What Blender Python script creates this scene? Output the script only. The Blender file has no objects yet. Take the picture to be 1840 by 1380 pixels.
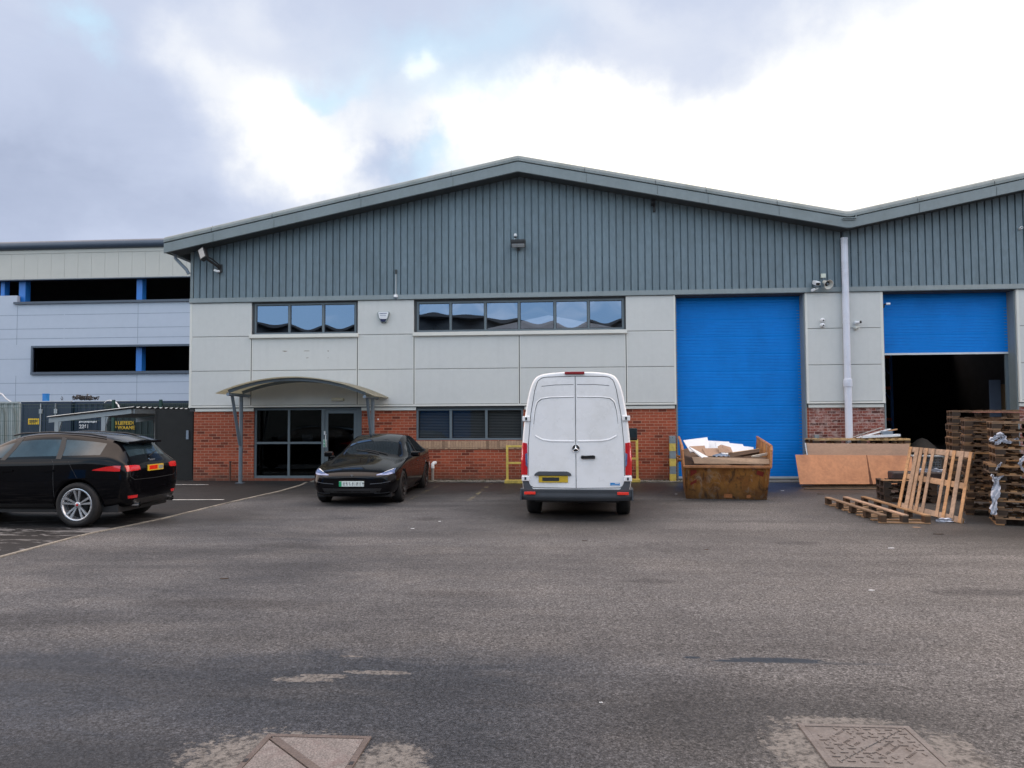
import bpy, bmesh, math, random
from mathutils import Vector, Matrix, Euler
from mathutils.bvhtree import BVHTree
random.seed(7)
R=math.radians
S=bpy.context.scene
C=S.collection

# ------------------------------------------------------------------ camera model
EYE=1.66; CD=20.79; FP=1384.9
_y,_p,_r=[R(a) for a in (-4.238,2.626,-0.315)]
_f=Vector((math.sin(_y)*math.cos(_p),math.cos(_y)*math.cos(_p),math.sin(_p)))
_a=Vector((math.cos(_y),-math.sin(_y),0))
_b=Vector((-math.sin(_y)*math.sin(_p),-math.cos(_y)*math.sin(_p),math.cos(_p)))
_R=math.cos(_r)*_a+math.sin(_r)*_b
_U=math.cos(_r)*_b-math.sin(_r)*_a
CAMLOC=Vector((0,-CD,EYE))
def ray(px,py): return _f+_R*((px-920)/FP)-_U*((py-690)/FP)
def zg(y): return 0.0215*max(-9,min(0,y))          # the yard drains away from the building
def W(px,py,y=0.0):                                  # point on the vertical plane Y=y -> (x,z)
    d=ray(px,py); t=(y+CD)/d.y
    return d.x*t, EYE+d.z*t
def HP(px,py,z):                                     # point on a horizontal plane
    d=ray(px,py); t=(z-EYE)/d.z
    return d.x*t, -CD+d.y*t
def G(px,py):
    h=0
    for i in range(30): h=zg(HP(px,py,h)[1])
    return HP(px,py,h)
cam=bpy.data.cameras.new('camera'); co=bpy.data.objects.new('camera',cam); C.objects.link(co)
co.matrix_world=Matrix((( _R.x,_U.x,-_f.x,0),(_R.y,_U.y,-_f.y,-CD),(_R.z,_U.z,-_f.z,EYE),(0,0,0,1)))
cam.lens=FP/1840*36; cam.sensor_width=36; cam.clip_end=3000; cam.clip_start=.05
S.camera=co

# ------------------------------------------------------------------ tags and objects
def tag(o,label=None,cat=None,group=None,kind=None):
    if label:o['label']=label
    if cat:o['category']=cat
    if group:o['group']=group
    if kind:o['kind']=kind
    return o
def empty(name,loc=(0,0,0),rz=0,label=None,cat=None,group=None,rot=None,parent=None):
    o=bpy.data.objects.new(name,None); C.objects.link(o); o.location=loc
    o.rotation_euler=rot if rot else (0,0,rz); o.empty_display_size=.2
    if parent:o.parent=parent
    return tag(o,label,cat,group)
def copy_tree(o,parent=None):
    c=o.copy(); C.objects.link(c)
    if parent: c.parent=parent
    for ch in list(o.children): copy_tree(ch,c)
    return c
class MB:
    def __init__(s): s.v=[];s.f=[];s.m=[];s.sm=[];s.mi=0
    def add(s,vs,fs,smooth=False):
        n=len(s.v); s.v+=[tuple(v) for v in vs]
        for f in fs: s.f.append([i+n for i in f]); s.m.append(s.mi); s.sm.append(smooth)
        return s
    def box(s,x0,x1,y0,y1,z0,z1):
        if x0>x1:x0,x1=x1,x0
        if y0>y1:y0,y1=y1,y0
        if z0>z1:z0,z1=z1,z0
        v=[(x,y,z) for x in(x0,x1) for y in(y0,y1) for z in(z0,z1)]
        return s.add(v,[(0,1,3,2),(4,6,7,5),(0,4,5,1),(2,3,7,6),(0,2,6,4),(1,5,7,3)])
    def obox(s,c,size,rot=(0,0,0)):
        M=Matrix.Translation(c)@Euler(rot).to_matrix().to_4x4()
        a,b,h=[q/2 for q in size]
        v=[M@Vector((x,y,z)) for x in(-a,a) for y in(-b,b) for z in(-h,h)]
        return s.add(v,[(0,1,3,2),(4,6,7,5),(0,4,5,1),(2,3,7,6),(0,2,6,4),(1,5,7,3)])
    def hexa(s,b,t):                                  # bottom 4 + top 4 points (ccw from above)
        return s.add(list(b)+list(t),[(3,2,1,0),(4,5,6,7),(0,1,5,4),(1,2,6,5),(2,3,7,6),(3,0,4,7)])
    def prism(s,poly,a,b,ax='y'):                     # polygon (u,w) extruded along ax
        n=len(poly)
        def P(u,w,t): return (u,t,w) if ax=='y' else ((t,u,w) if ax=='x' else (u,w,t))
        v=[P(u,w,a) for u,w in poly]+[P(u,w,b) for u,w in poly]
        return s.add(v,[list(range(n))[::-1],list(range(n,2*n))]+[(i,(i+1)%n,n+(i+1)%n,n+i) for i in range(n)])
    def tube(s,pts,r,n=8,cap=True,r2=None):
        pts=[Vector(p) for p in pts]; rings=[]; up=None
        for i,p in enumerate(pts):
            d=((pts[min(i+1,len(pts)-1)]-p).normalized()+(p-pts[max(i-1,0)]).normalized())
            d=d.normalized() if d.length>1e-6 else Vector((0,0,1))
            if up is None:
                up=Vector((0,0,1)) if abs(d.z)<.9 else Vector((1,0,0))
            a=d.cross(up).normalized(); b=a.cross(d).normalized(); up=b
            rr=r if r2 is None else r+(r2-r)*i/(len(pts)-1)
            rings.append([p+(a*math.cos(2*math.pi*k/n)+b*math.sin(2*math.pi*k/n))*rr for k in range(n)])
        v=[q for g in rings for q in g]; f=[]
        for i in range(len(pts)-1):
            for k in range(n): f.append((i*n+k,i*n+(k+1)%n,(i+1)*n+(k+1)%n,(i+1)*n+k))
        s.add(v,f,n>6)
        if cap:
            s.add([tuple(q) for q in rings[0]],[list(range(n))[::-1]]); s.add([tuple(q) for q in rings[-1]],[list(range(n))])
        return s
    def lathe(s,prof,c=(0,0,0),ax='z',n=24,smooth=True):   # prof: (r, h)
        c=Vector(c); v=[];f=[]
        for r,h in prof:
            for k in range(n):
                a=2*math.pi*k/n; u,w=r*math.cos(a),r*math.sin(a)
                q={'z':(u,w,h),'y':(u,h,w),'x':(h,u,w)}[ax]
                v.append(c+Vector(q))
        for i in range(len(prof)-1):
            for k in range(n): f.append((i*n+k,i*n+(k+1)%n,(i+1)*n+(k+1)%n,(i+1)*n+k))
        return s.add(v,f,smooth)
    def grid(s,fn,nu,nv,smooth=True):
        v=[fn(i/nu,j/nv) for j in range(nv+1) for i in range(nu+1)]
        f=[(j*(nu+1)+i,j*(nu+1)+i+1,(j+1)*(nu+1)+i+1,(j+1)*(nu+1)+i) for j in range(nv) for i in range(nu)]
        return s.add(v,f,smooth)
    def build(s,name,mat,parent=None,loc=None,rot=None,bevel=0,seg=2,**tg):
        me=bpy.data.meshes.new(name); me.from_pydata(s.v,[],s.f)
        mats=mat if isinstance(mat,(list,tuple)) else [mat]
        for m in mats: me.materials.append(m)
        for p,mi,sm in zip(me.polygons,s.m,s.sm): p.material_index=mi; p.use_smooth=sm
        bm=bmesh.new(); bm.from_mesh(me); bmesh.ops.recalc_face_normals(bm,faces=bm.faces); bm.to_mesh(me); bm.free()
        me.update()
        o=bpy.data.objects.new(name,me); C.objects.link(o)
        if parent:o.parent=parent
        if loc is not None:o.location=loc
        if rot is not None:o.rotation_euler=rot
        if bevel:
            b=o.modifiers.new('bevel','BEVEL'); b.width=bevel; b.segments=seg; b.limit_method='ANGLE'; b.angle_limit=R(35); b.harden_normals=False
        tag(o,tg.get('label'),tg.get('cat'),tg.get('group'),tg.get('kind'))
        return o

# ------------------------------------------------------------------ materials
def nt(m):
    m.use_nodes=True; t=m.node_tree; t.nodes.clear(); return t
class N:
    def __init__(s,t): s.t=t
    def n(s,ty,**kw):
        o=s.t.nodes.new(ty)
        for k,v in kw.items():
            if k.startswith('i_'):
                key=k[2:]; key=int(key) if key.isdigit() else key
                o.inputs[key].default_value=v
            else: setattr(o,k,v)
        return o
    def l(s,a,b): s.t.links.new(a,b)
    def noise(s,vec,scale,detail=4,rough=.55,lac=2.0,dist=0.0):
        o=s.n('ShaderNodeTexNoise'); o.inputs['Scale'].default_value=scale; o.inputs['Detail'].default_value=detail
        o.inputs['Roughness'].default_value=rough; o.inputs['Distortion'].default_value=dist
        if vec is not None: s.l(vec,o.inputs['Vector'])
        return o.outputs['Fac']
    def ramp(s,fac,stops,interp='LINEAR'):
        o=s.n('ShaderNodeValToRGB'); r=o.color_ramp; r.interpolation=interp
        while len(r.elements)<len(stops): r.elements.new(.5)
        for e,(p,c) in zip(r.elements,stops):
            e.position=p; e.color=(c,c,c,1) if not isinstance(c,(tuple,list)) else (*c[:3],1)
        s.l(fac,o.inputs[0]); return o.outputs[0]
    def mix(s,fac,a,b,mode='MIX'):
        o=s.n('ShaderNodeMix',data_type='RGBA',blend_type=mode)
        for k,v in ((0,fac),(6,a),(7,b)):
            sock=o.inputs[k]
            if hasattr(v,'is_output'): s.l(v,sock)
            elif isinstance(v,(tuple,list)): sock.default_value=(*v[:3],1)
            else: sock.default_value=v if k==0 else (v,v,v,1)
        return o.outputs[2]
    def math(s,op,a,b=0.0,c=None,clamp=False):
        o=s.n('ShaderNodeMath',operation=op,use_clamp=clamp)
        for i,v in enumerate((a,b) if c is None else (a,b,c)):
            if hasattr(v,'is_output'): s.l(v,o.inputs[i])
            else: o.inputs[i].default_value=v
        return o.outputs[0]
    def vmath(s,op,a,b):
        o=s.n('ShaderNodeVectorMath',operation=op)
        for i,v in enumerate((a,b)):
            if hasattr(v,'is_output'): s.l(v,o.inputs[i])
            else: o.inputs[i].default_value=v
        return o
    def map(s,vec,scale=(1,1,1),loc=(0,0,0),rot=(0,0,0)):
        o=s.n('ShaderNodeMapping'); o.inputs['Scale'].default_value=scale; o.inputs['Location'].default_value=loc; o.inputs['Rotation'].default_value=rot
        s.l(vec,o.inputs['Vector']); return o.outputs[0]
    def bump(s,h,strength=.3,dist=.01,normal=None):
        o=s.n('ShaderNodeBump'); o.inputs['Strength'].default_value=strength; o.inputs['Distance'].default_value=dist
        s.l(h,o.inputs['Height'])
        if normal is not None: s.l(normal,o.inputs['Normal'])
        return o.outputs[0]
MATS={}
def mat(name,col,rough=.6,metal=0,var=.12,scale=3,stretch=(1,1,1),fine=0,bump=0,bscale=60,dirt=None,dirt_amt=.4,dirt_scale=1.2,coat=0,spec=.5,rnd=0,emit=0,roughvar=.1,streak=0):
    """paint / metal / wood / plastic with large and small procedural variation"""
    if name in MATS: return MATS[name]
    m=bpy.data.materials.new(name); t=nt(m); n=N(t)
    out=n.n('ShaderNodeOutputMaterial'); b=n.n('ShaderNodeBsdfPrincipled'); n.l(b.outputs[0],out.inputs[0])
    tc=n.n('ShaderNodeTexCoord').outputs['Object']
    v=n.map(tc,scale=stretch)
    big=n.noise(v,scale,5,.6)
    lo=tuple(c*(1-var) for c in col); hi=tuple(min(1,c*(1+var)) for c in col)
    c=n.ramp(big,[(.3,lo),(.7,hi)])
    if fine:
        fn=n.noise(v,scale*12,3,.6); c=n.mix(fine,c,n.ramp(fn,[(.35,.25),(.65,.95)]),'OVERLAY')
    if dirt:
        dn=n.ramp(n.noise(tc,dirt_scale,6,.65),[(.48,0),(.68,1)]); c=n.mix(n.math('MULTIPLY',dn,dirt_amt),c,dirt)
    if streak:
        sv=n.map(tc,scale=(9,9,.35)); sn=n.ramp(n.noise(sv,1.0,5,.6),[(.5,0),(.75,1)])
        c=n.mix(n.math('MULTIPLY',sn,streak),c,tuple(q*.45 for q in col))
    if rnd:
        oi=n.n('ShaderNodeObjectInfo').outputs['Random']
        hs=n.n('ShaderNodeHueSaturation'); n.l(c,hs.inputs['Color']); n.l(n.math('MULTIPLY_ADD',oi,2*rnd,1-rnd),hs.inputs['Value'])
        n.l(n.math('MULTIPLY_ADD',oi,.35,.8),hs.inputs['Saturation']); c=hs.outputs[0]
    n.l(c,b.inputs['Base Color'])
    b.inputs['Metallic'].default_value=metal
    n.l(n.math('MULTIPLY_ADD',n.noise(tc,scale*2.3,4,.6),roughvar*2,rough-roughvar,clamp=True),b.inputs['Roughness'])
    b.inputs['Specular IOR Level'].default_value=spec
    if coat: b.inputs['Coat Weight'].default_value=coat; b.inputs['Coat Roughness'].default_value=.03
    if bump: n.l(n.bump(n.noise(v,bscale,4,.6),bump,.004),b.inputs['Normal'])
    if emit: b.inputs['Emission Color'].default_value=(*col,1); b.inputs['Emission Strength'].default_value=emit
    MATS[name]=m; return m
def wood(name,col,dark=.55,rnd=.25,rough=.75,axis=0):
    if name in MATS: return MATS[name]
    m=bpy.data.materials.new(name); t=nt(m); n=N(t)
    out=n.n('ShaderNodeOutputMaterial'); b=n.n('ShaderNodeBsdfPrincipled'); n.l(b.outputs[0],out.inputs[0])
    tc=n.n('ShaderNodeTexCoord').outputs['Object']
    sc=[14,14,14]; sc[axis]=1.2
    g=n.noise(n.map(tc,scale=tuple(sc)),1.6,6,.65,dist=.6)
    c=n.ramp(g,[(.25,tuple(q*dark for q in col)),(.5,col),(.75,tuple(min(1,q*1.25) for q in col))])
    big=n.ramp(n.noise(tc,2.1,5,.6),[(.35,.45),(.65,1.0)]); c=n.mix(.75,c,big,'MULTIPLY')
    oi=n.n('ShaderNodeObjectInfo').outputs['Random']
    hs=n.n('ShaderNodeHueSaturation'); n.l(c,hs.inputs['Color']); n.l(n.math('MULTIPLY_ADD',oi,2*rnd,1-rnd),hs.inputs['Value']); n.l(n.math('MULTIPLY_ADD',oi,.35,.85),hs.inputs['Saturation'])
    n.l(hs.outputs[0],b.inputs['Base Color']); b.inputs['Roughness'].default_value=rough
    n.l(n.bump(g,.35,.004),b.inputs['Normal'])
    MATS[name]=m; return m
def brick_mat(name,ax,c1,c2,mortar,pale=0.0,soldier=False):
    m=bpy.data.materials.new(name); t=nt(m); n=N(t)
    out=n.n('ShaderNodeOutputMaterial'); b=n.n('ShaderNodeBsdfPrincipled'); n.l(b.outputs[0],out.inputs[0])
    tc=n.n('ShaderNodeTexCoord').outputs['Object']
    sep=n.n('ShaderNodeSeparateXYZ'); n.l(tc,sep.inputs[0]); cmb=n.n('ShaderNodeCombineXYZ')
    a=sep.outputs['X' if ax=='x' else 'Y']
    n.l(a,cmb.inputs[0]); n.l(sep.outputs['Z'],cmb.inputs[1])
    br=n.n('ShaderNodeTexBrick'); n.l(cmb.outputs[0],br.inputs['Vector'])
    br.inputs['Scale'].default_value=1; br.inputs['Mortar Size'].default_value=.0052; br.inputs['Mortar Smooth'].default_value=.25
    br.inputs['Brick Width'].default_value=.075 if soldier else .225; br.inputs['Row Height'].default_value=.225 if soldier else .0765
    br.inputs['Bias'].default_value=.1; br.offset=0 if soldier else .5
    br.inputs['Color1'].default_value=(0,0,0,1); br.inputs['Color2'].default_value=(1,1,1,1); br.inputs['Mortar'].default_value=(.5,.5,.5,1)
    # bricks: per-brick tone plus burnt ones, mortar smeared and uneven
    tone=n.ramp(br.outputs['Color'],[(0,c2),(.35,c1),(.8,tuple(q*1.12 for q in c1)),(1,tuple(q*.62 for q in c2))])
    tone=n.mix(.5,tone,n.ramp(n.noise(tc,28,4,.7),[(.3,.3),(.7,1.0)]),'MULTIPLY')
    tone=n.mix(.55,tone,n.ramp(n.noise(tc,1.1,4,.6),[(.3,.55),(.7,1.1)]),'MULTIPLY')
    mo=n.mix(n.noise(tc,9,4,.6),tuple(q*.65 for q in mortar),mortar)
    fac=br.outputs['Fac']
    if pale:
        pm=n.ramp(n.noise(n.map(tc,scale=(1,1,1.6),loc=(3,0,0)),5.5,7,.75),[(.47,0),(.60,1)])
        tone=n.mix(n.math('MULTIPLY',pm,pale),tone,(.50,.42,.39))
    c=n.mix(fac,tone,mo)
    # damp and algae towards the ground: a band of real wear
    damp=n.math('MULTIPLY_ADD',sep.outputs['Z'],-2.6,1.0)
    damp=n.math('ADD',damp,n.math('MULTIPLY_ADD',n.noise(tc,3.5,5,.65),1.4,-.75),clamp=True)
    c=n.mix(n.math('MULTIPLY',damp,.62),c,(.055,.045,.033))
    n.l(c,b.inputs['Base Color']); b.inputs['Roughness'].default_value=.88
    h=n.math('ADD',n.math('MULTIPLY',fac,-1.0),n.math('MULTIPLY',n.noise(tc,60,3,.6),.35))
    n.l(n.bump(h,.55,.006),b.inputs['Normal'])
    return m
def glass_mat(name,tint,refl=.12,clear=.6,rough=.01,wave=0):
    m=bpy.data.materials.new(name); t=nt(m); n=N(t)
    out=n.n('ShaderNodeOutputMaterial')
    g=n.n('ShaderNodeBsdfGlossy'); g.inputs['Roughness'].default_value=rough; g.inputs['Color'].default_value=(*tint,1)
    tr=n.n('ShaderNodeBsdfTransparent'); tr.inputs['Color'].default_value=(clear,clear,clear,1)
    fr=n.n('ShaderNodeFresnel'); fr.inputs['IOR'].default_value=1.5
    f=n.math('ADD',n.math('MULTIPLY',fr.outputs[0],1.4),refl,clamp=True)
    mx=n.n('ShaderNodeMixShader'); n.l(f,mx.inputs[0]); n.l(tr.outputs[0],mx.inputs[1]); n.l(g.outputs[0],mx.inputs[2]); n.l(mx.outputs[0],out.inputs[0])
    if wave:
        tc=n.n('ShaderNodeTexCoord').outputs['Object']
        n.l(n.bump(n.noise(tc,1.7,2,.4),wave,.02),g.inputs['Normal'])
    return m

M={}
M['clad']=mat('profiled_steel_blue_grey',(.138,.188,.220),.48,0,.10,1.2,(1,1,.35),fine=.12,dirt=(.05,.07,.07),dirt_amt=.22,dirt_scale=.8,streak=.25,spec=.45)
M['fascia']=mat('fascia_steel_grey',(.178,.215,.228),.45,0,.07,.9,fine=.05,dirt=(.10,.12,.11),dirt_amt=.25,dirt_scale=1.1,streak=.12)
M['cap']=mat('verge_cap_grey_green',(.185,.215,.22),.5,0,.10,.8,fine=.08,dirt=(.10,.12,.10),dirt_amt=.45,dirt_scale=2.2)
M['soffit']=mat('soffit_steel_shaded',(.045,.055,.06),.7,0,.1,1)  # fascia grey darkened: shade under the roof edge put into the soffit colour
M['panel']=mat('composite_panel_cream_grey',(.55,.562,.55),.55,0,.045,.7,fine=.03,dirt=(.42,.43,.40),dirt_amt=.2,dirt_scale=.7,streak=.06)
M['panel2']=mat('panel_trim_cream',(.64,.64,.60),.5,0,.05,.9)
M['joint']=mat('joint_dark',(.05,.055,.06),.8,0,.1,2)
M['brick']=brick_mat('red_brick','x',(.40,.085,.038),(.30,.055,.025),(.50,.30,.21))
M['brickpale']=brick_mat('red_brick_scuffed','x',(.27,.070,.050),(.17,.045,.035),(.55,.40,.35),pale=.55)
M['soldier']=brick_mat('buff_soldier_brick','x',(.50,.33,.21),(.44,.28,.18),(.30,.20,.14),soldier=True)
M['blue']=mat('shutter_blue_paint',(.002,.195,.64),.5,0,.07,.6,(1,1,.6),fine=.03,dirt=(.002,.125,.43),dirt_amt=.35,dirt_scale=.9,spec=.18)
M['rail']=mat('aluminium_rail',(.62,.64,.66),.4,.3,.08,3)
M['frame']=mat('window_frame_grey',(.115,.145,.165),.4,0,.06,2)
M['pvc']=mat('downpipe_pale_grey',(.60,.63,.72),.4,0,.06,1.2,dirt=(.3,.32,.36),dirt_amt=.3,dirt_scale=2.5)
M['white']=mat('white_plastic',(.72,.74,.76),.35,0,.04,4)
M['black']=mat('black_plastic',(.015,.015,.017),.5,0,.2,5)
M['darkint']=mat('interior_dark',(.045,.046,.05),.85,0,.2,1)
M['galv']=mat('galvanised_grey',(.20,.25,.31),.5,.25,.12,2,streak=.2)
M['conc']=mat('concrete_grey',(.34,.33,.31),.9,0,.2,2,fine=.3,bump=.4,bscale=40,dirt=(.14,.13,.11),dirt_amt=.5)
M['blind']=mat('venetian_blind_dark',(.085,.095,.10),.6,0,.05,3)
M['glassup']=glass_mat('upper_window_glass',(.42,.56,.82),.27,.25,.004)
M['glasslow']=glass_mat('lower_window_glass',(.8,.92,1.0),-.03,.40,.01)
M['glassblind']=glass_mat('blind_window_glass',(.8,.92,1.0),-.03,.75,.01)
M['paper']=mat('paper_white',(.35,.38,.42),.8,0,.03,4)
M['green']=mat('sign_green',(.01,.30,.13),.5,0,.05,4)
M['yellow']=mat('barrier_yellow_paint',(.62,.47,.10),.5,0,.1,4,dirt=(.16,.12,.05),dirt_amt=.5,dirt_scale=6)
M['grey']=mat('bollard_grey_paint',(.20,.24,.26),.55,0,.1,4,dirt=(.1,.1,.1),dirt_amt=.4,dirt_scale=6)
M['bluepaint']=mat('column_blue_paint',(.02,.17,.55),.4,0,.08,1)
M['carblack']=mat('car_paint_black',(.003,.003,.004),.12,0,.1,2,coat=.30,spec=.08,roughvar=.03)
M['carglass']=mat('car_glass_dark',(.010,.013,.016),.03,0,.1,2,coat=.4,spec=.3,roughvar=.01)
M['rubber']=mat('tyre_rubber',(.009,.009,.010),.8,0,.2,6,fine=.2)
M['plast']=mat('car_trim_black',(.012,.012,.013),.55,0,.15,5)
M['alloy']=mat('alloy_wheel_silver',(.55,.57,.60),.28,.75,.05,5)
M['chrome']=mat('chrome',(.75,.77,.8),.12,1,.02,4,roughvar=.02)
M['red']=mat('lamp_red',(.50,.008,.010),.12,0,.1,8,coat=1)
M['redlit']=mat('reflector_red',(.75,.03,.015),.2,0,.1,8,coat=1)
M['lens']=mat('lamp_lens_clear',(.13,.18,.34),.12,.2,.35,16,coat=.6)
M['vanwhite']=mat('van_paint_white',(.80,.81,.83),.28,0,.03,.9,coat=.6,dirt=(.60,.60,.58),dirt_amt=.4,dirt_scale=1.6,spec=.5)
M['seam']=mat('door_seam_black',(.02,.022,.025),.7,0,.1,5)
M['bumper']=mat('bumper_dark_grey',(.06,.068,.08),.5,0,.1,3)
M['plateY']=mat('number_plate_yellow',(.56,.38,.03),.4,0,.05,6)
M['plateW']=mat('number_plate_white',(.62,.68,.66),.4,0,.25,30)
M['wood']=wood('pallet_wood_weathered',(.33,.20,.11),.45,.35)
M['woodm']=wood('pallet_wood_damp',(.17,.10,.055),.45,.35)
M['woodd']=wood('pallet_wood_dark',(.06,.035,.021),.45,.4)
M['woodn']=wood('pallet_wood_new',(.48,.295,.18),.6,.12)
M['woody']=wood('pine_wood_yellow',(.55,.38,.2),.6,.2)
# ------------------------------------------------------------------ world: broken cloud, bright to the right behind the building
def azel(px,py):
    d=ray(px,py).normalized(); return math.atan2(d.x,d.y), math.asin(d.z)
w=bpy.data.worlds.new('World'); S.world=w; w.use_nodes=True; t=w.node_tree; t.nodes.clear(); n=N(t)
wo=n.n('ShaderNodeOutputWorld'); bg=n.n('ShaderNodeBackground'); n.l(bg.outputs[0],wo.inputs[0])
SUN_AZ,SUN_EL=azel(1560,300)
sky=n.n('ShaderNodeTexSky'); sky.sky_type='NISHITA'; sky.sun_disc=False; sky.sun_elevation=SUN_EL; sky.sun_rotation=SUN_AZ
sky.air_density=1.2; sky.dust_density=1.0; sky.ozone_density=1.5
tc=n.n('ShaderNodeTexCoord').outputs['Generated']
nz=n.vmath('NORMALIZE',tc,(0,0,0)).outputs[0]
sp=n.n('ShaderNodeSeparateXYZ'); n.l(nz,sp.inputs[0]); dx,dy,dz=sp.outputs
az=n.math('ARCTAN2',dx,dy); el=n.math('ARCSINE',dz)
# flat cloud-deck coordinates
den=n.math('ADD',n.math('MAXIMUM',dz,0.0),.16)
cm=n.n('ShaderNodeCombineXYZ'); n.l(n.math('DIVIDE',dx,den),cm.inputs[0]); n.l(n.math('DIVIDE',dy,den),cm.inputs[1]); cm.inputs[2].default_value=3.7
deck=cm.outputs[0]
c1=n.noise(deck,.75,8,.56,dist=.25); c2=n.noise(n.map(deck,loc=(5,2,1)),2.6,7,.6,dist=.3)
wob=n.noise(nz,5.5,6,.58); wob2=n.noise(n.map(nz,loc=(4,7,2)),5.5,6,.58)
azw=n.math('ADD',az,n.math('MULTIPLY_ADD',wob,.26,-.13)); elw=n.math('ADD',el,n.math('MULTIPLY_ADD',wob2,.20,-.10))
def blob(px,py,rx,ry,amp):
    a,e=azel(px,py)
    u=n.math('DIVIDE',n.math('SUBTRACT',azw,a),rx/1385); v=n.math('DIVIDE',n.math('SUBTRACT',elw,e),ry/1385)
    q=n.math('ADD',n.math('MULTIPLY',u,u),n.math('MULTIPLY',v,v))
    return n.math('MULTIPLY',n.math('EXPONENT',n.math('MULTIPLY',q,-1.0)),amp)
L=n.math('MULTIPLY_ADD',c1,.24,.62)
L=n.math('ADD',L,n.math('MULTIPLY_ADD',c2,.16,-.08))
for a in ((500,215,120,75,.50),(600,300,75,40,.35),(345,110,70,50,.16),(755,125,38,24,.34),(870,240,150,60,.22),(450,20,80,40,.12),
          (1450,350,430,170,.74),(1120,240,260,70,.42),(1750,120,200,200,.24),(1250,300,300,90,.4),
          (1260,100,270,50,-.02),(1090,45,160,45,.12),(1620,60,240,70,.16),(700,290,110,30,-.22),(80,350,220,80,-.14),(330,200,160,60,-.05),(1000,120,120,80,-.05)):
    L=n.math('ADD',L,blob(*a))
L=n.math('MAXIMUM',L,.45)
blue=None
for a in ((120,85,45,28,.8),(575,140,60,22,.8),(720,90,110,40,.6),(900,80,110,50,.45),(780,300,60,22,.7),(820,180,120,40,.4)):
    b_=blob(*a); blue=b_ if blue is None else n.math('ADD',blue,b_)
# behind the viewer the deck breaks up into blue sky with cream clouds
back=n.ramp(n.math('MULTIPLY_ADD',dy,-.9,.3),[(.42,0),(.62,1)])
gap=n.math('MULTIPLY',back,n.ramp(c1,[(.42,1),(.58,0)]))
lowb=n.math('MULTIPLY',back,n.ramp(el,[(.16,.92),(.55,0)])); gap=n.math('MAXIMUM',n.math('MULTIPLY',gap,.9),n.math('MULTIPLY',lowb,n.ramp(c2,[(.45,1),(.72,.25)])))
tint=n.ramp(n.math('MULTIPLY',L,.5),[(.22,(.70,.83,1.17)),(.36,(.80,.90,1.15)),(.50,(.98,1.0,1.03)),(.85,(1.08,1.02,.84))])
cloud=n.vmath('MULTIPLY',tint,(1,1,1)).outputs[0]
sc=n.n('ShaderNodeVectorMath',operation='SCALE'); n.l(cloud,sc.inputs[0]); n.l(n.math('MULTIPLY',L,9.6),sc.inputs['Scale'])
cl=n.mix(n.math('MULTIPLY',n.math('MINIMUM',blue,1.0),.75),sc.outputs[0],(5.9,8.6,10.4))
bs=n.n('ShaderNodeVectorMath',operation='SCALE'); n.l(sky.outputs[0],bs.inputs[0]); bs.inputs['Scale'].default_value=1.0
fin=n.mix(gap,cl,n.mix(.6,bs.outputs[0],(2.0,4.6,8.4)))
# warm boost added overhead and behind the viewer to light the facade; front dimmed
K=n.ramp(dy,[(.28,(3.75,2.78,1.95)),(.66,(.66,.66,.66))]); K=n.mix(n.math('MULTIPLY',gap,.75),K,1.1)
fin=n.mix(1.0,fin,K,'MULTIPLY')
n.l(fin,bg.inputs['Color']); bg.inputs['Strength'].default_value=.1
sl=bpy.data.lights.new('sun','SUN'); so=bpy.data.objects.new('sun',sl); C.objects.link(so)
sl.energy=.9; sl.angle=R(20); sl.color=(1,.94,.85)
sd=Vector((math.sin(SUN_AZ)*math.cos(SUN_EL),math.cos(SUN_AZ)*math.cos(SUN_EL),math.sin(SUN_EL)))
so.rotation_euler=sd.to_track_quat('Z','Y').to_euler(); so.location=(20,60,40)
vs=S.view_settings; vs.view_transform='Standard'; vs.look='None'; vs.gamma=1; vs.exposure=.65; vs.use_curve_mapping=False
w.cycles.sampling_method='MANUAL'; w.cycles.sample_map_resolution=512
S.cycles.max_bounces=6; S.cycles.diffuse_bounces=3; S.cycles.glossy_bounces=3; S.cycles.transparent_max_bounces=8
S.cycles.use_denoising=True; S.cycles.sample_clamp_indirect=6

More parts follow.
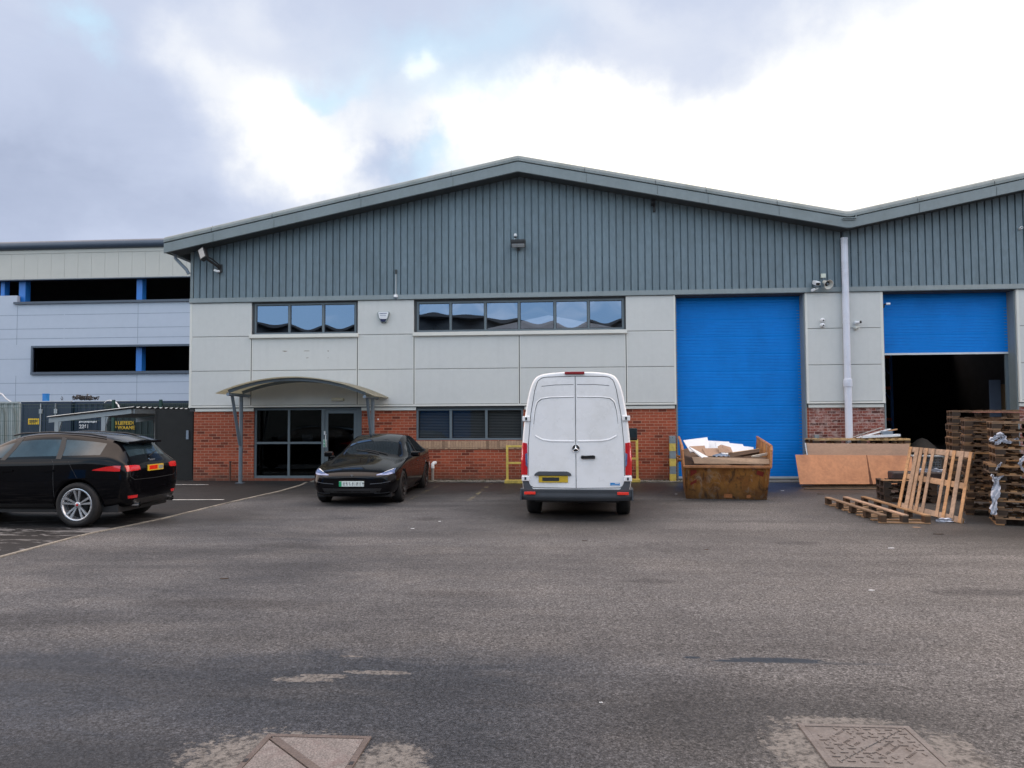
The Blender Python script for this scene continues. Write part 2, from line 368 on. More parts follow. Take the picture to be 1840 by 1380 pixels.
# ------------------------------------------------------------------ ground materials
def ground_mat(name,kind):
    m=bpy.data.materials.new(name); t=nt(m); n=N(t)
    out=n.n('ShaderNodeOutputMaterial'); b=n.n('ShaderNodeBsdfPrincipled'); n.l(b.outputs[0],out.inputs[0])
    tc=n.n('ShaderNodeTexCoord').outputs['Object']; sp=n.n('ShaderNodeSeparateXYZ'); n.l(tc,sp.inputs[0]); X,Y,Z=sp.outputs
    agg=n.noise(tc,75,3,.75); agg2=n.noise(n.map(tc,loc=(9,3,1)),150,2,.7)
    g=n.ramp(n.math('ADD',n.math('ADD',n.math('MULTIPLY',agg,.46),n.math('MULTIPLY',agg2,.22)),n.math('MULTIPLY',n.noise(tc,38,3,.8),.32)),[(.385,.04),(.455,.40),(.53,.98),(.62,2.3)])
    big=n.noise(tc,.35,6,.62); med=n.noise(n.map(tc,scale=(.55,1.5,1),rot=(0,0,.12)),1.0,6,.66,dist=.5)
    ed=n.noise(n.map(tc,loc=(2,8,0)),2.2,7,.72)            # ragged edge noise
    edf=n.noise(tc,16,5,.75)
    def ell(cx,cy,rx,ry,rag=.9,fine=.5,soft=.12):
        u=n.math('DIVIDE',n.math('SUBTRACT',X,cx),rx); v=n.math('DIVIDE',n.math('SUBTRACT',Y,cy),ry)
        q=n.math('SQRT',n.math('ADD',n.math('MULTIPLY',u,u),n.math('MULTIPLY',v,v)))
        q=n.math('ADD',q,n.math('MULTIPLY_ADD',ed,rag,-rag/2)); q=n.math('ADD',q,n.math('MULTIPLY_ADD',edf,fine,-fine/2))
        return n.math('DIVIDE',n.math('SUBTRACT',1.0+soft,q),2*soft,clamp=True)
    if kind=='yard':
        col=n.ramp(n.math('ADD',n.math('MULTIPLY',big,.55),n.math('MULTIPLY',med,.45)),[(.36,(.044,.048,.057)),(.5,(.085,.088,.096)),(.62,(.122,.121,.125))])
        # warmer, drier ground to the right
        rt=n.math('MULTIPLY_ADD',n.math('ADD',X,n.math('MULTIPLY',ed,2.0)),.10,.25,clamp=True)
        col=n.mix(n.math('MULTIPLY',rt,.55),col,(.205,.191,.177))
        wet=n.math('MULTIPLY',n.math('DIVIDE',n.math('SUBTRACT',-14.35,n.math('ADD',Y,n.math('MULTIPLY_ADD',ed,1.1,-.55))),.5,clamp=True),
                   n.math('DIVIDE',n.math('SUBTRACT',1.0,n.math('ADD',X,n.math('MULTIPLY_ADD',med,3.0,-1.9))),1.8,clamp=True))
        wet=n.math('MULTIPLY',wet,n.ramp(med,[(.30,.35),(.55,1)]))
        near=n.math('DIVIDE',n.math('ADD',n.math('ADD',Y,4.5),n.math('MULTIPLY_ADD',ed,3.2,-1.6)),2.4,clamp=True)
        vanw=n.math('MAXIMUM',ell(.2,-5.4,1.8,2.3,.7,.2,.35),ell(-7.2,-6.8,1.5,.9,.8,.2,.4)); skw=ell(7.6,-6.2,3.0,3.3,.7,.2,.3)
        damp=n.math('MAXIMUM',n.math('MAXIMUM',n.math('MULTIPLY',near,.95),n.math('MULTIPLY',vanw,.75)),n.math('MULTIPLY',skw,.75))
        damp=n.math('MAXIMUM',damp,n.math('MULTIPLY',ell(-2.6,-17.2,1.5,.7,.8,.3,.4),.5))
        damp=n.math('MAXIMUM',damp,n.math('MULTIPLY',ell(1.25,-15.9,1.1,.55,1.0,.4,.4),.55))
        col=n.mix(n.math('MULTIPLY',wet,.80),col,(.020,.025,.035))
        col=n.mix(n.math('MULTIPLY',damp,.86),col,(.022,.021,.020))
        # tyre-worn bands across the yard
        tb=n.ramp(n.noise(n.map(tc,scale=(.06,.9,1),rot=(0,0,-.04)),1.0,4,.6),[(.42,.78),(.6,1.1)]); col=n.mix(.8,col,tb,'MULTIPLY')
        for a in ((-2.6,-6.8,.25,.2),(3.3,-9.0,.35,.18),(-4.2,-9.5,.45,.25),(.9,-11.8,.3,.14),(-1.2,-12.6,.5,.16),(4.4,-12.2,.6,.2),(-3.4,-13.1,.9,.22)): col=n.mix(n.math('MULTIPLY',ell(*a,1.2,.6,.4),.42),col,(.030,.030,.033))
        rough=n.math('SUBTRACT',.86,n.math('MULTIPLY',n.math('MAXIMUM',wet,damp),.42))
        pale=None
        for a in ((-1.95,-15.30,.20,.05,1.0,3.2),(-1.80,-15.22,.16,.04,1.0,3.0),(-1.40,-15.12,.22,.04,1.0,2.8),(-1.72,-14.75,.09,.02,1,2.5),(-1.62,-16.56,.50,.33,.8,2.4),(-1.0,-16.6,.20,.28,.6,1.8),(1.32,-16.3,.20,.34,1.1,3.0),(1.6,-15.86,.36,.07,1.0,3.0),(2.12,-16.3,.14,.30,1.2,3.0)):
            e=ell(a[0],a[1],a[2],a[3],a[4],a[5],.10); pale=e if pale is None else n.math('MAXIMUM',pale,e)
        pcol=n.ramp(n.noise(tc,24,5,.75),[(.40,(.05,.046,.043)),(.50,(.145,.136,.127)),(.7,(.235,.22,.205))])
        pud=n.math('MAXIMUM',n.math('MAXIMUM',n.math('MAXIMUM',ell(1.55,-14.668,.38,.062,.9,1.6,.12),ell(1.22,-14.70,.16,.03,.9,1.8,.15)),ell(.93,-14.63,.07,.026,.4,.6,.15)),n.math('MULTIPLY',ell(2.05,-14.72,.34,.03,.9,1.8,.2),.45))
        g=n.mix(n.math('MULTIPLY',pale,.7),g,1.0)
        # faded bay lines
        def line(x0,y0,x1,y1,wd):
            dx_,dy_=x1-x0,y1-y0; Ln=math.hypot(dx_,dy_); ux,uy=dx_/Ln,dy_/Ln
            a=n.math('ADD',n.math('MULTIPLY',n.math('SUBTRACT',X,x0),ux),n.math('MULTIPLY',n.math('SUBTRACT',Y,y0),uy))
            c=n.math('ADD',n.math('MULTIPLY',n.math('SUBTRACT',X,x0),-uy),n.math('MULTIPLY',n.math('SUBTRACT',Y,y0),ux))
            i=n.math('LESS_THAN',n.math('ABSOLUTE',c),wd/2); j=n.math('MULTIPLY',n.math('GREATER_THAN',a,0),n.math('LESS_THAN',a,Ln))
            return n.math('MULTIPLY',i,j)
        ln=n.math('MAXIMUM',line(-3.55,-4.6,-3.35,-.6,.09),line(-2.2,-4.4,-2.05,-.5,.09))
        ln=n.math('MULTIPLY',ln,n.ramp(n.noise(tc,3.2,6,.75),[(.5,0),(.62,1)]))
        col=n.mix(n.math('MULTIPLY',ln,.6),col,(.36,.32,.18))
        gc=n.mix(1.0,col,g,'MULTIPLY')
        gc=n.mix(n.math('MULTIPLY',pale,.85),gc,pcol)
        gc=n.mix(n.math('MULTIPLY',pud,.85),gc,(.010,.018,.028))
        rough=n.math('SUBTRACT',rough,n.math('MULTIPLY',pud,.35))
        hstr=.55
    else:
        col=n.ramp(big,[(.35,(.008,.009,.011)),(.65,(.018,.018,.020))])
        pz=n.math('DIVIDE',n.math('SUBTRACT',-6.2,Y),2.0,clamp=True)
        pat=n.math('MULTIPLY',n.ramp(n.noise(n.map(tc,scale=(.8,2.2,1)),1.3,6,.7,dist=.4),[(.53,0),(.58,1)]),pz)
        gc=n.mix(1.0,col,g,'MULTIPLY'); gc=n.mix(n.math('MULTIPLY',pat,.8),gc,(.17,.17,.175))
        rough=n.math('MULTIPLY_ADD',n.noise(tc,.8,4,.6),.3,.55); hstr=.45
    n.l(gc,b.inputs['Base Color']); n.l(rough,b.inputs['Roughness']); b.inputs['Specular IOR Level'].default_value=.28
    n.l(n.bump(n.math('ADD',agg,n.math('MULTIPLY',agg2,.5)),hstr,.006),b.inputs['Normal'])
    return m
M['yard']=ground_mat('yard_asphalt','yard'); M['park']=ground_mat('car_park_tarmac','park')
g=MB(); ys=[-400,-60,-30,-20,-14,-9,-4,0,30,400]
for a,b in zip(ys,ys[1:]): g.add([(-400,a,zg(a)),(400,a,zg(a)),(400,b,zg(b)),(-400,b,zg(b))],[(0,1,2,3)])
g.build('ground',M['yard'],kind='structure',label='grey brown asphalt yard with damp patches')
KP=[(-7.2,-60),(-7.6,-14)]+[G(*p) for p in ((0,1004),(136,964),(277,935.6),(429,899),(500,883.5),(540,872))]+[(-7.1,-.4)]
KP=sorted(KP,key=lambda p:p[1])
def kx(y):
    for (x0,y0),(x1,y1) in zip(KP,KP[1:]):
        if y0<=y<=y1: return x0+(x1-x0)*(y-y0)/(y1-y0)
    return KP[-1][0] if y>KP[-1][1] else KP[0][0]
ys=sorted(set([-60,-30,-14,-9,-6,-4,-2.5,-1.1,-.4]+[-9+.5*i for i in range(17)]))
g=MB()
for a,b in zip(ys,ys[1:]): g.add([(-60,a,zg(a)+.006),(kx(a),a,zg(a)+.006),(kx(b),b,zg(b)+.006),(-60,b,zg(b)+.006)],[(0,1,2,3)])
g.add([(-60,-.4,zg(-.4)+.006),(kx(-.4),-.4,zg(-.4)+.006),(kx(-.4),-.02,.006),(-60,-.02,.006)],[(0,1,2,3)])
g.add([(-60,-.02,.006),(-10.7,-.02,.006),(-10.7,40,.006),(-60,40,.006)],[(0,1,2,3)])
g.build('car_park_road',M['park'],kind='structure',label='black tarmac car park left of the yard')
g=MB()
M['kerbline']=mat('kerb_edge_concrete',(.19,.178,.155),.9,0,.3,3,fine=.5,dirt=(.06,.055,.05),dirt_amt=.75,dirt_scale=2.4)
for a,b in zip(ys,ys[1:]):
    wd=.035+.02*random.random(); xa,xb=kx(a),kx(b); za,zb=zg(a),zg(b)
    g.hexa([(xa-.02,a,za-.02),(xa+wd,a,za-.02),(xb+wd,b,zb-.02),(xb-.02,b,zb-.02)],[(xa-.02,a,za+.014),(xa+wd,a,za+.014),(xb+wd,b,zb+.014),(xb-.02,b,zb+.014)])
g.build('kerb_edging',M['kerbline'],kind='structure',label='thin pale kerb edging between car park and yard')
M['line']=mat('road_marking_white',(.50,.51,.50),.7,0,.15,4,fine=.4,dirt=(.04,.04,.04),dirt_amt=.85,dirt_scale=3)
p0=G(268,901.5); p1=G(402,898.5)
g=MB(); g.hexa([(p0[0]-5,p0[1]-.05,zg(p0[1])+.009),(p1[0],p1[1]-.04,zg(p1[1])+.009),(p1[0],p1[1]+.04,zg(p1[1])+.009),(p0[0]-5,p0[1]+.05,zg(p0[1])+.009)],[(p0[0]-5,p0[1]-.05,zg(p0[1])+.012),(p1[0],p1[1]-.04,zg(p1[1])+.012),(p1[0],p1[1]+.04,zg(p1[1])+.012),(p0[0]-5,p0[1]+.05,zg(p0[1])+.012)])
g.box(-12.3,-9.5,-1.1,-1.02,zg(-1.06)+.009,zg(-1.06)+.013)
g.build('bay_marking',M['line'],kind='structure',label='thin white bay lines on the black tarmac')
# concrete apron along the foot of the wall
g=MB(); g.hexa([(-7.0,-.32,-.05),(8.3,-.32,-.05),(8.3,.0,-.05),(-7.0,.0,-.05)],[(-7.0,-.32,.012),(8.3,-.32,.012),(8.3,.0,.035),(-7.0,.0,.035)])
g.box(2.84,6.23,.005,.6,-.05,.02); g.box(8.21,11.56,.005,.6,-.05,.02)
g.build('pavement_strip',mat('apron_concrete_dirty',(.17,.16,.14),.9,0,.3,2,fine=.4,bump=.4,dirt=(.04,.045,.025),dirt_amt=.85,dirt_scale=3),kind='structure',label='dirty concrete strip along the foot of the wall')
# manhole covers
def manhole(name,pts,label,tri):
    cx=sum(p[0] for p in pts)/4; cy=sum(p[1] for p in pts)/4; z=zg(cy)
    t_=empty(name,(cx,cy,z),0,label,'manhole cover','manhole covers in the yard')
    x0=-(.31 if tri else .325); x1=-x0; y0=-.31 if tri else -.29; y1=-y0
    steel=mat('cover_steel_brown' if not tri else 'cover_frame_rusty',(.140,.124,.116) if not tri else (.105,.085,.078),.55,.2,.15,6,fine=.3,dirt=(.08,.06,.05),dirt_amt=.5,dirt_scale=8,bump=.2)
    f=MB(); 
    for a in ((x0,x1,y1-.035,y1),(x0,x1,y0,y0+.035),(x0,x0+.035,y0+.035,y1-.035),(x1-.035,x1,y0+.035,y1-.035)): f.box(*a,-.03,.012)
    f.build('frame',steel,t_,bevel=.003)
    if tri:
        c=mat('cover_concrete_infill',(.135,.124,.122),.85,0,.25,8,fine=.6,bump=.8,bscale=45,dirt=(.10,.07,.07),dirt_amt=.6,dirt_scale=7)
        e=.038
        for pp in ([(x0+e,y1-e),(x1-e,y1-e),(x1-e,y0+e*2.2)],[(x0+e,y1-e*2.2),(x1-e*2.2,y0+e),(x0+e,y0+e)]):
            q=MB(); q.prism([(a,b) for a,b in pp][::-1],-.03,.008,ax='z'); q.build('infill_panel',c,t_)
        d=MB(); d.add([(x0+e,y1-e*1.9,.0),(x0+e*1.9,y1-e,.0),(x1-e,y0+e*1.9,.0),(x1-e*1.9,y0+e,.0),(x0+e,y1-e*1.9,.011),(x0+e*1.9,y1-e,.011),(x1-e,y0+e*1.9,.011),(x1-e*1.9,y0+e,.011)],[(0,1,2,3),(4,5,6,7),(0,1,5,4),(1,2,6,5),(2,3,7,6),(3,0,4,7)])
        d.build('dividing_bar',steel,t_)
        k=MB()
        for q in ((x0+.018,-.05),(x1-.018,-.05)): k.box(q[0]-.012,q[0]+.012,q[1]-.02,q[1]+.02,.0125,.0135)
        k.build('key_slot',M['black'],t_)
    else:
        q=MB(); q.box(x0+.038,x1-.038,y0+.038,y1-.038,-.03,.007); q.build('plate',steel,t_)
        r=MB(); rr=random.Random(3)
        k=0
        for iy in range(9):
            for ix in range(9):
                x=x0+.08+ix*.061; y=y0+.075+iy*.055
                u=(ix-4)+(iy-4)
                if abs(u)<=1: continue
                if (ix+iy)%2: r.obox((x,y,.009),(.042,.009,.006),(0,0,0))
                else: r.obox((x,y,.009),(.009,.036,.006),(0,0,.25))
                if (ix*3+iy)%4==0: r.lathe([(.006,.006),(.006,.0115),(0,.012)],(x+.03,y+.02,0),n=8)
        for row,(u0,le,s) in enumerate(((-.17,12,-.19),(-.05,17,-.11),(-.05,15,-.06),(.04,19,.05),(.1,16,.10),(.13,13,.19))):
            for i in range(le):                         # worn cast lettering, unreadable
                a=R(45); along=(i-le/2)*.017; x=math.cos(a)*along+s*.75; y=math.sin(a)*along-s*.75
                if abs(x)<x1-.06 and abs(y)<y1-.06: (r.obox((x,y,.0085),(.0045,rr.uniform(.012,.021),.005),(0,0,a+rr.choice((-.5,0,.3,.7)))) if rr.random()<.85 else None)
        r.build('raised_tread',steel,t_)
        j=MB(); j.obox((0,0,.0075),(.66,.006,.002),(0,0,R(42))); j.build('joint_line',M['black'],t_)
    return t_
manhole('manhole_cover',[(-1.78,-16.28),(-1.17,-16.27),(-1.17,-16.89),(-1.79,-16.9)],'square manhole cover filled with concrete and split by a diagonal bar',True)
manhole('manhole_cover',[(1.34,-15.95),(1.99,-15.92),(2.02,-16.50),(1.37,-16.52)],'square cast steel manhole cover with raised tread and worn lettering',False)

# ------------------------------------------------------------------ the two warehouse units
XL,XA,XV=-10.56,-1.31,7.2
HALF=XV-XA
EAVE_TIP=-11.04
def roofz(x):
    if x<=XA: return 8.71-(XA-x)*.2035
    if x<=XV: return 8.71-(x-XA)*(1.73/8.51)
    x2=x-XV; 
    return 6.98+min(x2,2*HALF-x2)*(1.73/8.51)
def cells(mb,x0,x1,z0,z1,y0,y1,ops):
    xs=sorted(set([x0,x1]+[v for o in ops for v in o[:2] if x0<v<x1])); zs=sorted(set([z0,z1]+[v for o in ops for v in o[2:] if z0<v<z1]))
    for zi in range(len(zs)-1):
        run=None
        for xi in range(len(xs)-1):
            cx=(xs[xi]+xs[xi+1])/2; cz=(zs[zi]+zs[zi+1])/2
            solid=not any(o[0]<cx<o[1] and o[2]<cz<o[3] for o in ops)
            if solid: run=(xs[xi] if run is None else run[0],xs[xi+1])
            if (not solid or xi==len(xs)-2) and run: mb.box(run[0],run[1],y0,y1,zs[zi],zs[zi+1]); run=None
def cladding(x0,x1,z0,drop=.40,pitch=.19):
    m=MB(); x=x0; pts=[]
    while x<x1-1e-6:
        for dxx,y in ((0,-.010),(.024,-.010),(.032,-.050),(.182,-.050)):
            if x+dxx<x1: pts.append((x+dxx,y))
        x+=pitch
    pts.append((x1,-.012))
    for (a,ya),(b,yb) in zip(pts,pts[1:]):
        if a<XA<b: b_=b
        m.add([(a,ya,z0),(b,yb,z0),(b,yb,roofz(b)-drop),(a,ya,roofz(a)-drop)],[(0,1,2,3)])
    return m
def verge(parent,path,names=True):
    """roof edge along path of (x,z-offset 0) points on the roofline: cap, fascia, soffit"""
    def sweep(prof,name,m_):
        g=MB(); rows=[[(x,y,roofz_(x)+dz) for y,dz in prof] for x,roofz_ in path]
        v=[q for r in rows for q in r]; k=len(prof)
        f=[(i*k+j,i*k+j+1,(i+1)*k+j+1,(i+1)*k+j) for i in range(len(rows)-1) for j in range(k-1)]
        g.add(v,f); g.add(rows[0],[list(range(k))]); g.add(rows[-1],[list(range(k))[::-1]])
        return g.build(name,m_,parent)
    sweep([(.5,.03),(-.42,.0),(-.56,-.012),(-.625,-.05),(-.65,-.11),(-.65,-.175),(-.60,-.185),(.5,-.16)],'verge_cap',M['cap'])
    sweep([(-.60,-.187),(-.615,-.20),(-.635,-.205),(-.632,-.46),(-.59,-.47),(-.585,-.2)],'fascia_board',M['fascia'])
    sweep([(-.59,-.455),(.03,-.43),(.03,-.40),(-.59,-.425)],'soffit',M['soffit'])
def joints(parent,xs):
    g=MB()
    for x in xs:
        z=roofz(x)
        g.hexa([(x,-.655,z-.20),(x+.012,-.655,z-.20),(x+.012,-.645,z-.20),(x,-.645,z-.20)],[(x,-.657,z-.10),(x+.012,-.657,z-.10),(x+.012,-.57,z-.005),(x,-.57,z-.005)])
        g.box(x+.05,x+.058,-.6375,-.634,z-.45,z-.22)
    g.build('lap_joint',M['joint'],parent)
def shutter(parent,x0,x1,zb,zt,y):
    g=MB(); z=zb; pts=[]; i=0
    while z<zt:
        d=.0 if i%6 else .006
        pts+=[(z,y+.008),(z+.006,y+d-.002),(z+.03,y),(z+.062,y-.001),(z+.07,y+.006)]; z+=.078; i+=1
    g.add([(x,yy,zz) for zz,yy in pts for x in (x0,x1)],[(2*i,2*i+1,2*i+3,2*i+2) for i in range(len(pts)-1)])
    return g.build('roller_shutter',M['blue'],parent)
def window(parent,x0,x1,z0,z1,y,mull,glass,fw=.05,depth=.07,name='window',bow=0,bars=()):
    g=MB(); g.box(x0,x1,y,y+depth,z0,z0+fw); g.box(x0,x1,y,y+depth,z1-fw,z1); xs=[x0]+list(mull)+[x1]
    g.box(x0,x0+fw,y,y+depth,z0+fw,z1-fw); g.box(x1-fw,x1,y,y+depth,z0+fw,z1-fw)
    for mx in mull: g.box(mx-fw*.6,mx+fw*.6,y,y+depth,z0+fw,z1-fw)
    fo=g.build(name,M['frame'],parent,bevel=.004)
    for i,(a,b) in enumerate(zip(xs,xs[1:])):
        a2=a+(fw if i==0 else fw*.6); b2=b-(fw if i==len(xs)-2 else fw*.6); za,zb=z0+fw,z1-fw
        p=MB(); ph=random.uniform(.85,1.1)*(bow); ty=random.uniform(-1,1)*.0015
        p.grid(lambda u,v:(a2+(b2-a2)*u, y+.035+ph*(1-(2*u-1)**2)*(.55+.45*(1-(2*v-1)**2))+ty*(u-.5), za+(zb-za)*v),16,12)
        p.build('pane',glass,fo)
        # inner bead
        q=MB(); 
        for s in ((a2,a2+.014,za,zb),(b2-.014,b2,za,zb),(a2+.014,b2-.014,za,za+.014),(a2+.014,b2-.014,zb-.014,zb)): q.box(s[0],s[1],y+.018,y+.032,s[2],s[3])
        q.build('glazing_bead',M['black'],fo)
    return fo

# openings
U1=(-8.73,-5.84,4.05,4.92); U2=(-4.15,1.49,4.06,4.90); ENT=(-8.72,-5.68,.07,2.0); LW=(-4.17,-1.24,1.10,1.97); D1=(2.84,6.23,-.1,4.93); D2=(8.21,11.56,-.1,4.93)
u=empty('warehouse',(0,0,0),0,'grey warehouse unit with blue closed shutter, glazed entrance and brick base','warehouse','gabled warehouse units')
v=empty('warehouse',(0,0,0),0,'adjoining right warehouse unit with its blue shutter half raised','warehouse','gabled warehouse units')
def unit(root,x0,x1,ops,brickm,apex):
    g=MB(); cells(g,x0+.12 if root is u else x0,x1,-.15,1.93,.012,.32,ops); g.build('brick_wall',brickm,root)
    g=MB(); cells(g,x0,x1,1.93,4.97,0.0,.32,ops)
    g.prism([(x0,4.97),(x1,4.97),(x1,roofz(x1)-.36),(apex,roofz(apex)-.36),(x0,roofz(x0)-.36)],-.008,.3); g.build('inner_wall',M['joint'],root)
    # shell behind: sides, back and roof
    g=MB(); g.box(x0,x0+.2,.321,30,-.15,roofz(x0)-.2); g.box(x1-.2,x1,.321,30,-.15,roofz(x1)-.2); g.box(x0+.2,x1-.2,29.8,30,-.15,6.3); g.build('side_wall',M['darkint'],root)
    g=MB()
    e0=EAVE_TIP if root is u else x0; e1=x1
    for a,b in ((e0,apex),(apex,e1)): g.hexa([(a,-.4,roofz(a)-.15),(b,-.4,roofz(b)-.15),(b,30.2,roofz(b)-.15),(a,30.2,roofz(a)-.15)],[(a,-.4,roofz(a)-.02),(b,-.4,roofz(b)-.02),(b,30.2,roofz(b)-.02),(a,30.2,roofz(a)-.02)])
    g.build('roof',M['cap'],root)
    return
unit(u,XL,XV,[U1,U2,ENT,LW,D1],M['brick'],XA)
X2=XV+2*HALF
unit(v,XV+.002,X2,[D2,(XV+2*HALF-4.6,XV+2*HALF-1.2,-.1,4.93)],M['brickpale'],XV+HALF)
# brick of the pier next to the shutter is the scuffed one: separate brick panel on unit one
g=MB(); g.box(6.28,7.2,.004,.0115,-.1,1.93); g.build('brick_wall',M['brickpale'],u)
# cladding
c1=cladding(XL+.07,XV-.02,5.08); c1.build('profiled_cladding',M['clad'],u)
c2=cladding(XV+.03,X2-.02,5.08); c2.build('profiled_cladding',M['clad'],v)
# fixings and a sheet lap on the cladding
for root,a,b in ((u,XL+.07,XV),(v,XV+.03,X2)):
    g=MB(); x=a
    while x<b-.2:
        for zz in (5.16,6.0,6.95,7.7):
            if zz<roofz(x)-.6: g.box(x+.008,x+.022,-.019,-.0125,zz,zz+.014)
        x+=.19
    g.build('cladding_screw',M['soffit'],root,kind='stuff')
g=MB(); g.box(XL-.005,XL+.075,-.058,.30,5.06,roofz(XL)-.38); g.build('corner_trim',M['fascia'],u)
# flashing strip
def flash(root,a,b):
    g=MB(); g.add([(x,y,z) for x in (a,b) for y,z in ((.0,5.10),(-.055,5.095),(-.085,4.985),(-.105,4.965),(-.10,4.955),(.0,4.955))],[(0,1,7,6),(1,2,8,7),(2,3,9,8),(3,4,10,9),(4,5,11,10),(0,5,4,3,2,1),(6,7,8,9,10,11)])
    g.build('drip_flashing',M['fascia'],root)
flash(u,XL-.02,XV-.002); flash(v,XV+.002,X2)
zr=lambda x:roofz(x)
def rz1(x): return roofz(x)
verge(u,[(EAVE_TIP,rz1),(XA-.02,rz1),(XA+.02,rz1),(XV-.06,rz1),(XV,lambda x:roofz(x)+.01)])
verge(v,[(XV+.001,lambda x:roofz(XV)+.01),(XV+.06,rz1),(XV+HALF-.02,rz1),(XV+HALF+.02,rz1),(X2,lambda x:roofz(x))])
joints(u,[-9.7,-8.0,-5.6,-3.1,.45,2.3,3.6,5.4]); joints(v,[8.9,10.8,12.7])
g=MB(); g.box(XV-.16,XV+.17,-.70,-.655,6.755,6.775); g.box(XV+.15,XV+.17,-.70,-.655,6.775,6.86); g.box(XV-.16,XV+.17,-.668,-.652,6.72,6.755); g.build('valley_gutter_end',M['fascia'],u)
# eaves gutter on the left side and its swan-neck
g=MB(); g.box(EAVE_TIP-.02,EAVE_TIP+.12,-.55,30,6.30,6.52); g.build('eaves_gutter',M['fascia'],u)
g=MB(); g.tube([(-10.95,-.2,6.36),(-10.93,-.2,6.2),(-10.66,-.1,5.9),(-10.60,-.08,5.78)],.045,10); g.build('gutter_pipe',M['galv'],u)
# panels
def panels(root,bays):
    g=MB(); tr=MB()
    for x0,x1,rows,z1 in bays:
        zs={3:[2.085,3.045,4.005,4.955],2:[2.085,3.045,3.935]}[rows]
        for a,b in zip(zs,zs[1:]): g.box(x0+.007,x1-.007,-.055,-.001,a+.006,b-.006)
        tr.box(x0,x1,-.075,-.0565,2.03,2.082)
    g.build('cladding_panel',M['panel'],root,bevel=.006); tr.build('panel_drip_trim',M['panel2'],root)
panels(u,[(XL,-8.785,3,0),(-8.785,-5.79,2,0),(-5.79,-4.215,3,0),(-4.215,-1.335,2,0),(-1.335,1.53,2,0),(1.53,2.84,3,0),(6.23,7.2,3,0)])
panels(v,[(7.202,8.21,3,0),(11.56,14.2,3,0),(14.2,17.0,3,0)])
# trims on panel edges
g=MB(); 
for a,b in ((XL-.003,XL+.06),(2.80,2.843),(6.227,6.28)): g.box(a,b,-.062,.0,2.03,4.955)
g.build('edge_trim',M['panel2'],u,bevel=.003)
g=MB()
for a,b in ((8.14,8.213),(11.557,11.62)): g.box(a,b,-.062,.0,2.03,4.955)
g.build('edge_trim',M['panel2'],v,bevel=.003)
g=MB()
for x in (-8.785,-5.79,-4.215,-1.335,1.53):
    g.box(x-.034,x-.012,-.060,-.0555,2.085,3.93); g.box(x+.012,x+.034,-.060,-.0555,2.085,3.93)
g.build('vertical_trim',M['panel2'],u)
g=MB()
for x in (-8.785,-5.79,-4.215,-1.335,1.53): g.box(x-.012,x+.012,-.0575,-.0552,2.085,3.93)
g.build('vertical_joint',M['joint'],u)
g=MB()
for a,b in ((XL+.17,ENT[0]),(ENT[1],LW[0]),(-1.2,2.80),(6.27,7.2)): g.box(a,b,-.03,.005,1.925,2.005)
g.build('brick_capping',M['panel2'],u)
g=MB(); g.box(7.2,8.18,-.03,.005,1.925,2.005); g.box(11.56,17,-.03,.005,1.925,2.005); g.build('brick_capping',M['panel2'],v)
for a,b in ((U1[0]-.10,U1[1]+.08),(U2[0]-.09,U2[1]+.07)):
    g=MB(); g.box(a,b,-.13,-.05,3.945,4.045); g.box(a,b,-.085,-.056,3.925,3.945); g.build('window_sill',M['panel2'],u,bevel=.006)
# jamb linings of the shutters
for root,x0,x1 in ((u,2.84,6.23),(v,8.21,11.56)):
    g=MB(); g.box(x0,x0+.035,.0,.36,0,4.93); g.box(x1-.035,x1,-.0,.36,0,4.93); g.build('door_jamb',M['fascia'],root)
    g=MB(); g.box(x0+.035,x0+.11,.34,.40,0,4.6); g.box(x1-.11,x1-.035,.34,.40,0,4.6); g.build('guide_rail',M['frame'],root)
shutter(u,2.875,6.195,.10,4.93,.335)
g=MB(); g.box(2.88,6.19,.31,.36,.045,.10); g.build('bottom_rail',M['rail'],u)
g=MB(); g.box(2.88,6.19,.315,.35,.0,.045); g.build('rubber_seal',M['black'],u)
zs2=W(1700,637,.335)[1]
shutter(v,8.245,11.525,zs2+.05,4.93,.335)
g=MB(); g.box(8.25,11.52,.31,.36,zs2,zs2+.05); g.build('bottom_rail',M['rail'],v)
# windows
mu=[W(p,570)[0] for p in (519.7,580.7)]
window(u,*U1,.012,mu,M['glassup'],name='window',bow=.0032)
mu=[W(p,570)[0] for p in (809.5,872,932.7,997,1057.5)]
window(u,*U2,.012,mu,M['glassup'],name='window',bow=.0032)
mu=[W(p,765)[0] for p in (809.5,873.6)]
lw=window(u,*LW,.04,mu,M['glassblind'],name='window',fw=.055)
xs=[LW[0]]+mu+[LW[1]]
for a,b in zip(xs,xs[1:]):
    g=MB(); z=LW[2]+.06
    while z<LW[3]-.05: g.obox(((a+b)/2,.17,z),(b-a-.12,.030,.002),(R(48),0,0)); z+=.042
    g.build('blind',M['blind'],lw)
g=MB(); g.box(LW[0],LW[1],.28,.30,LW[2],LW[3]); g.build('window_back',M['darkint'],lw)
g=MB(); g.box(LW[0]-.02,LW[1]+.1,-.012,.01,.865,1.085); g.build('soldier_course',M['soldier'],u)
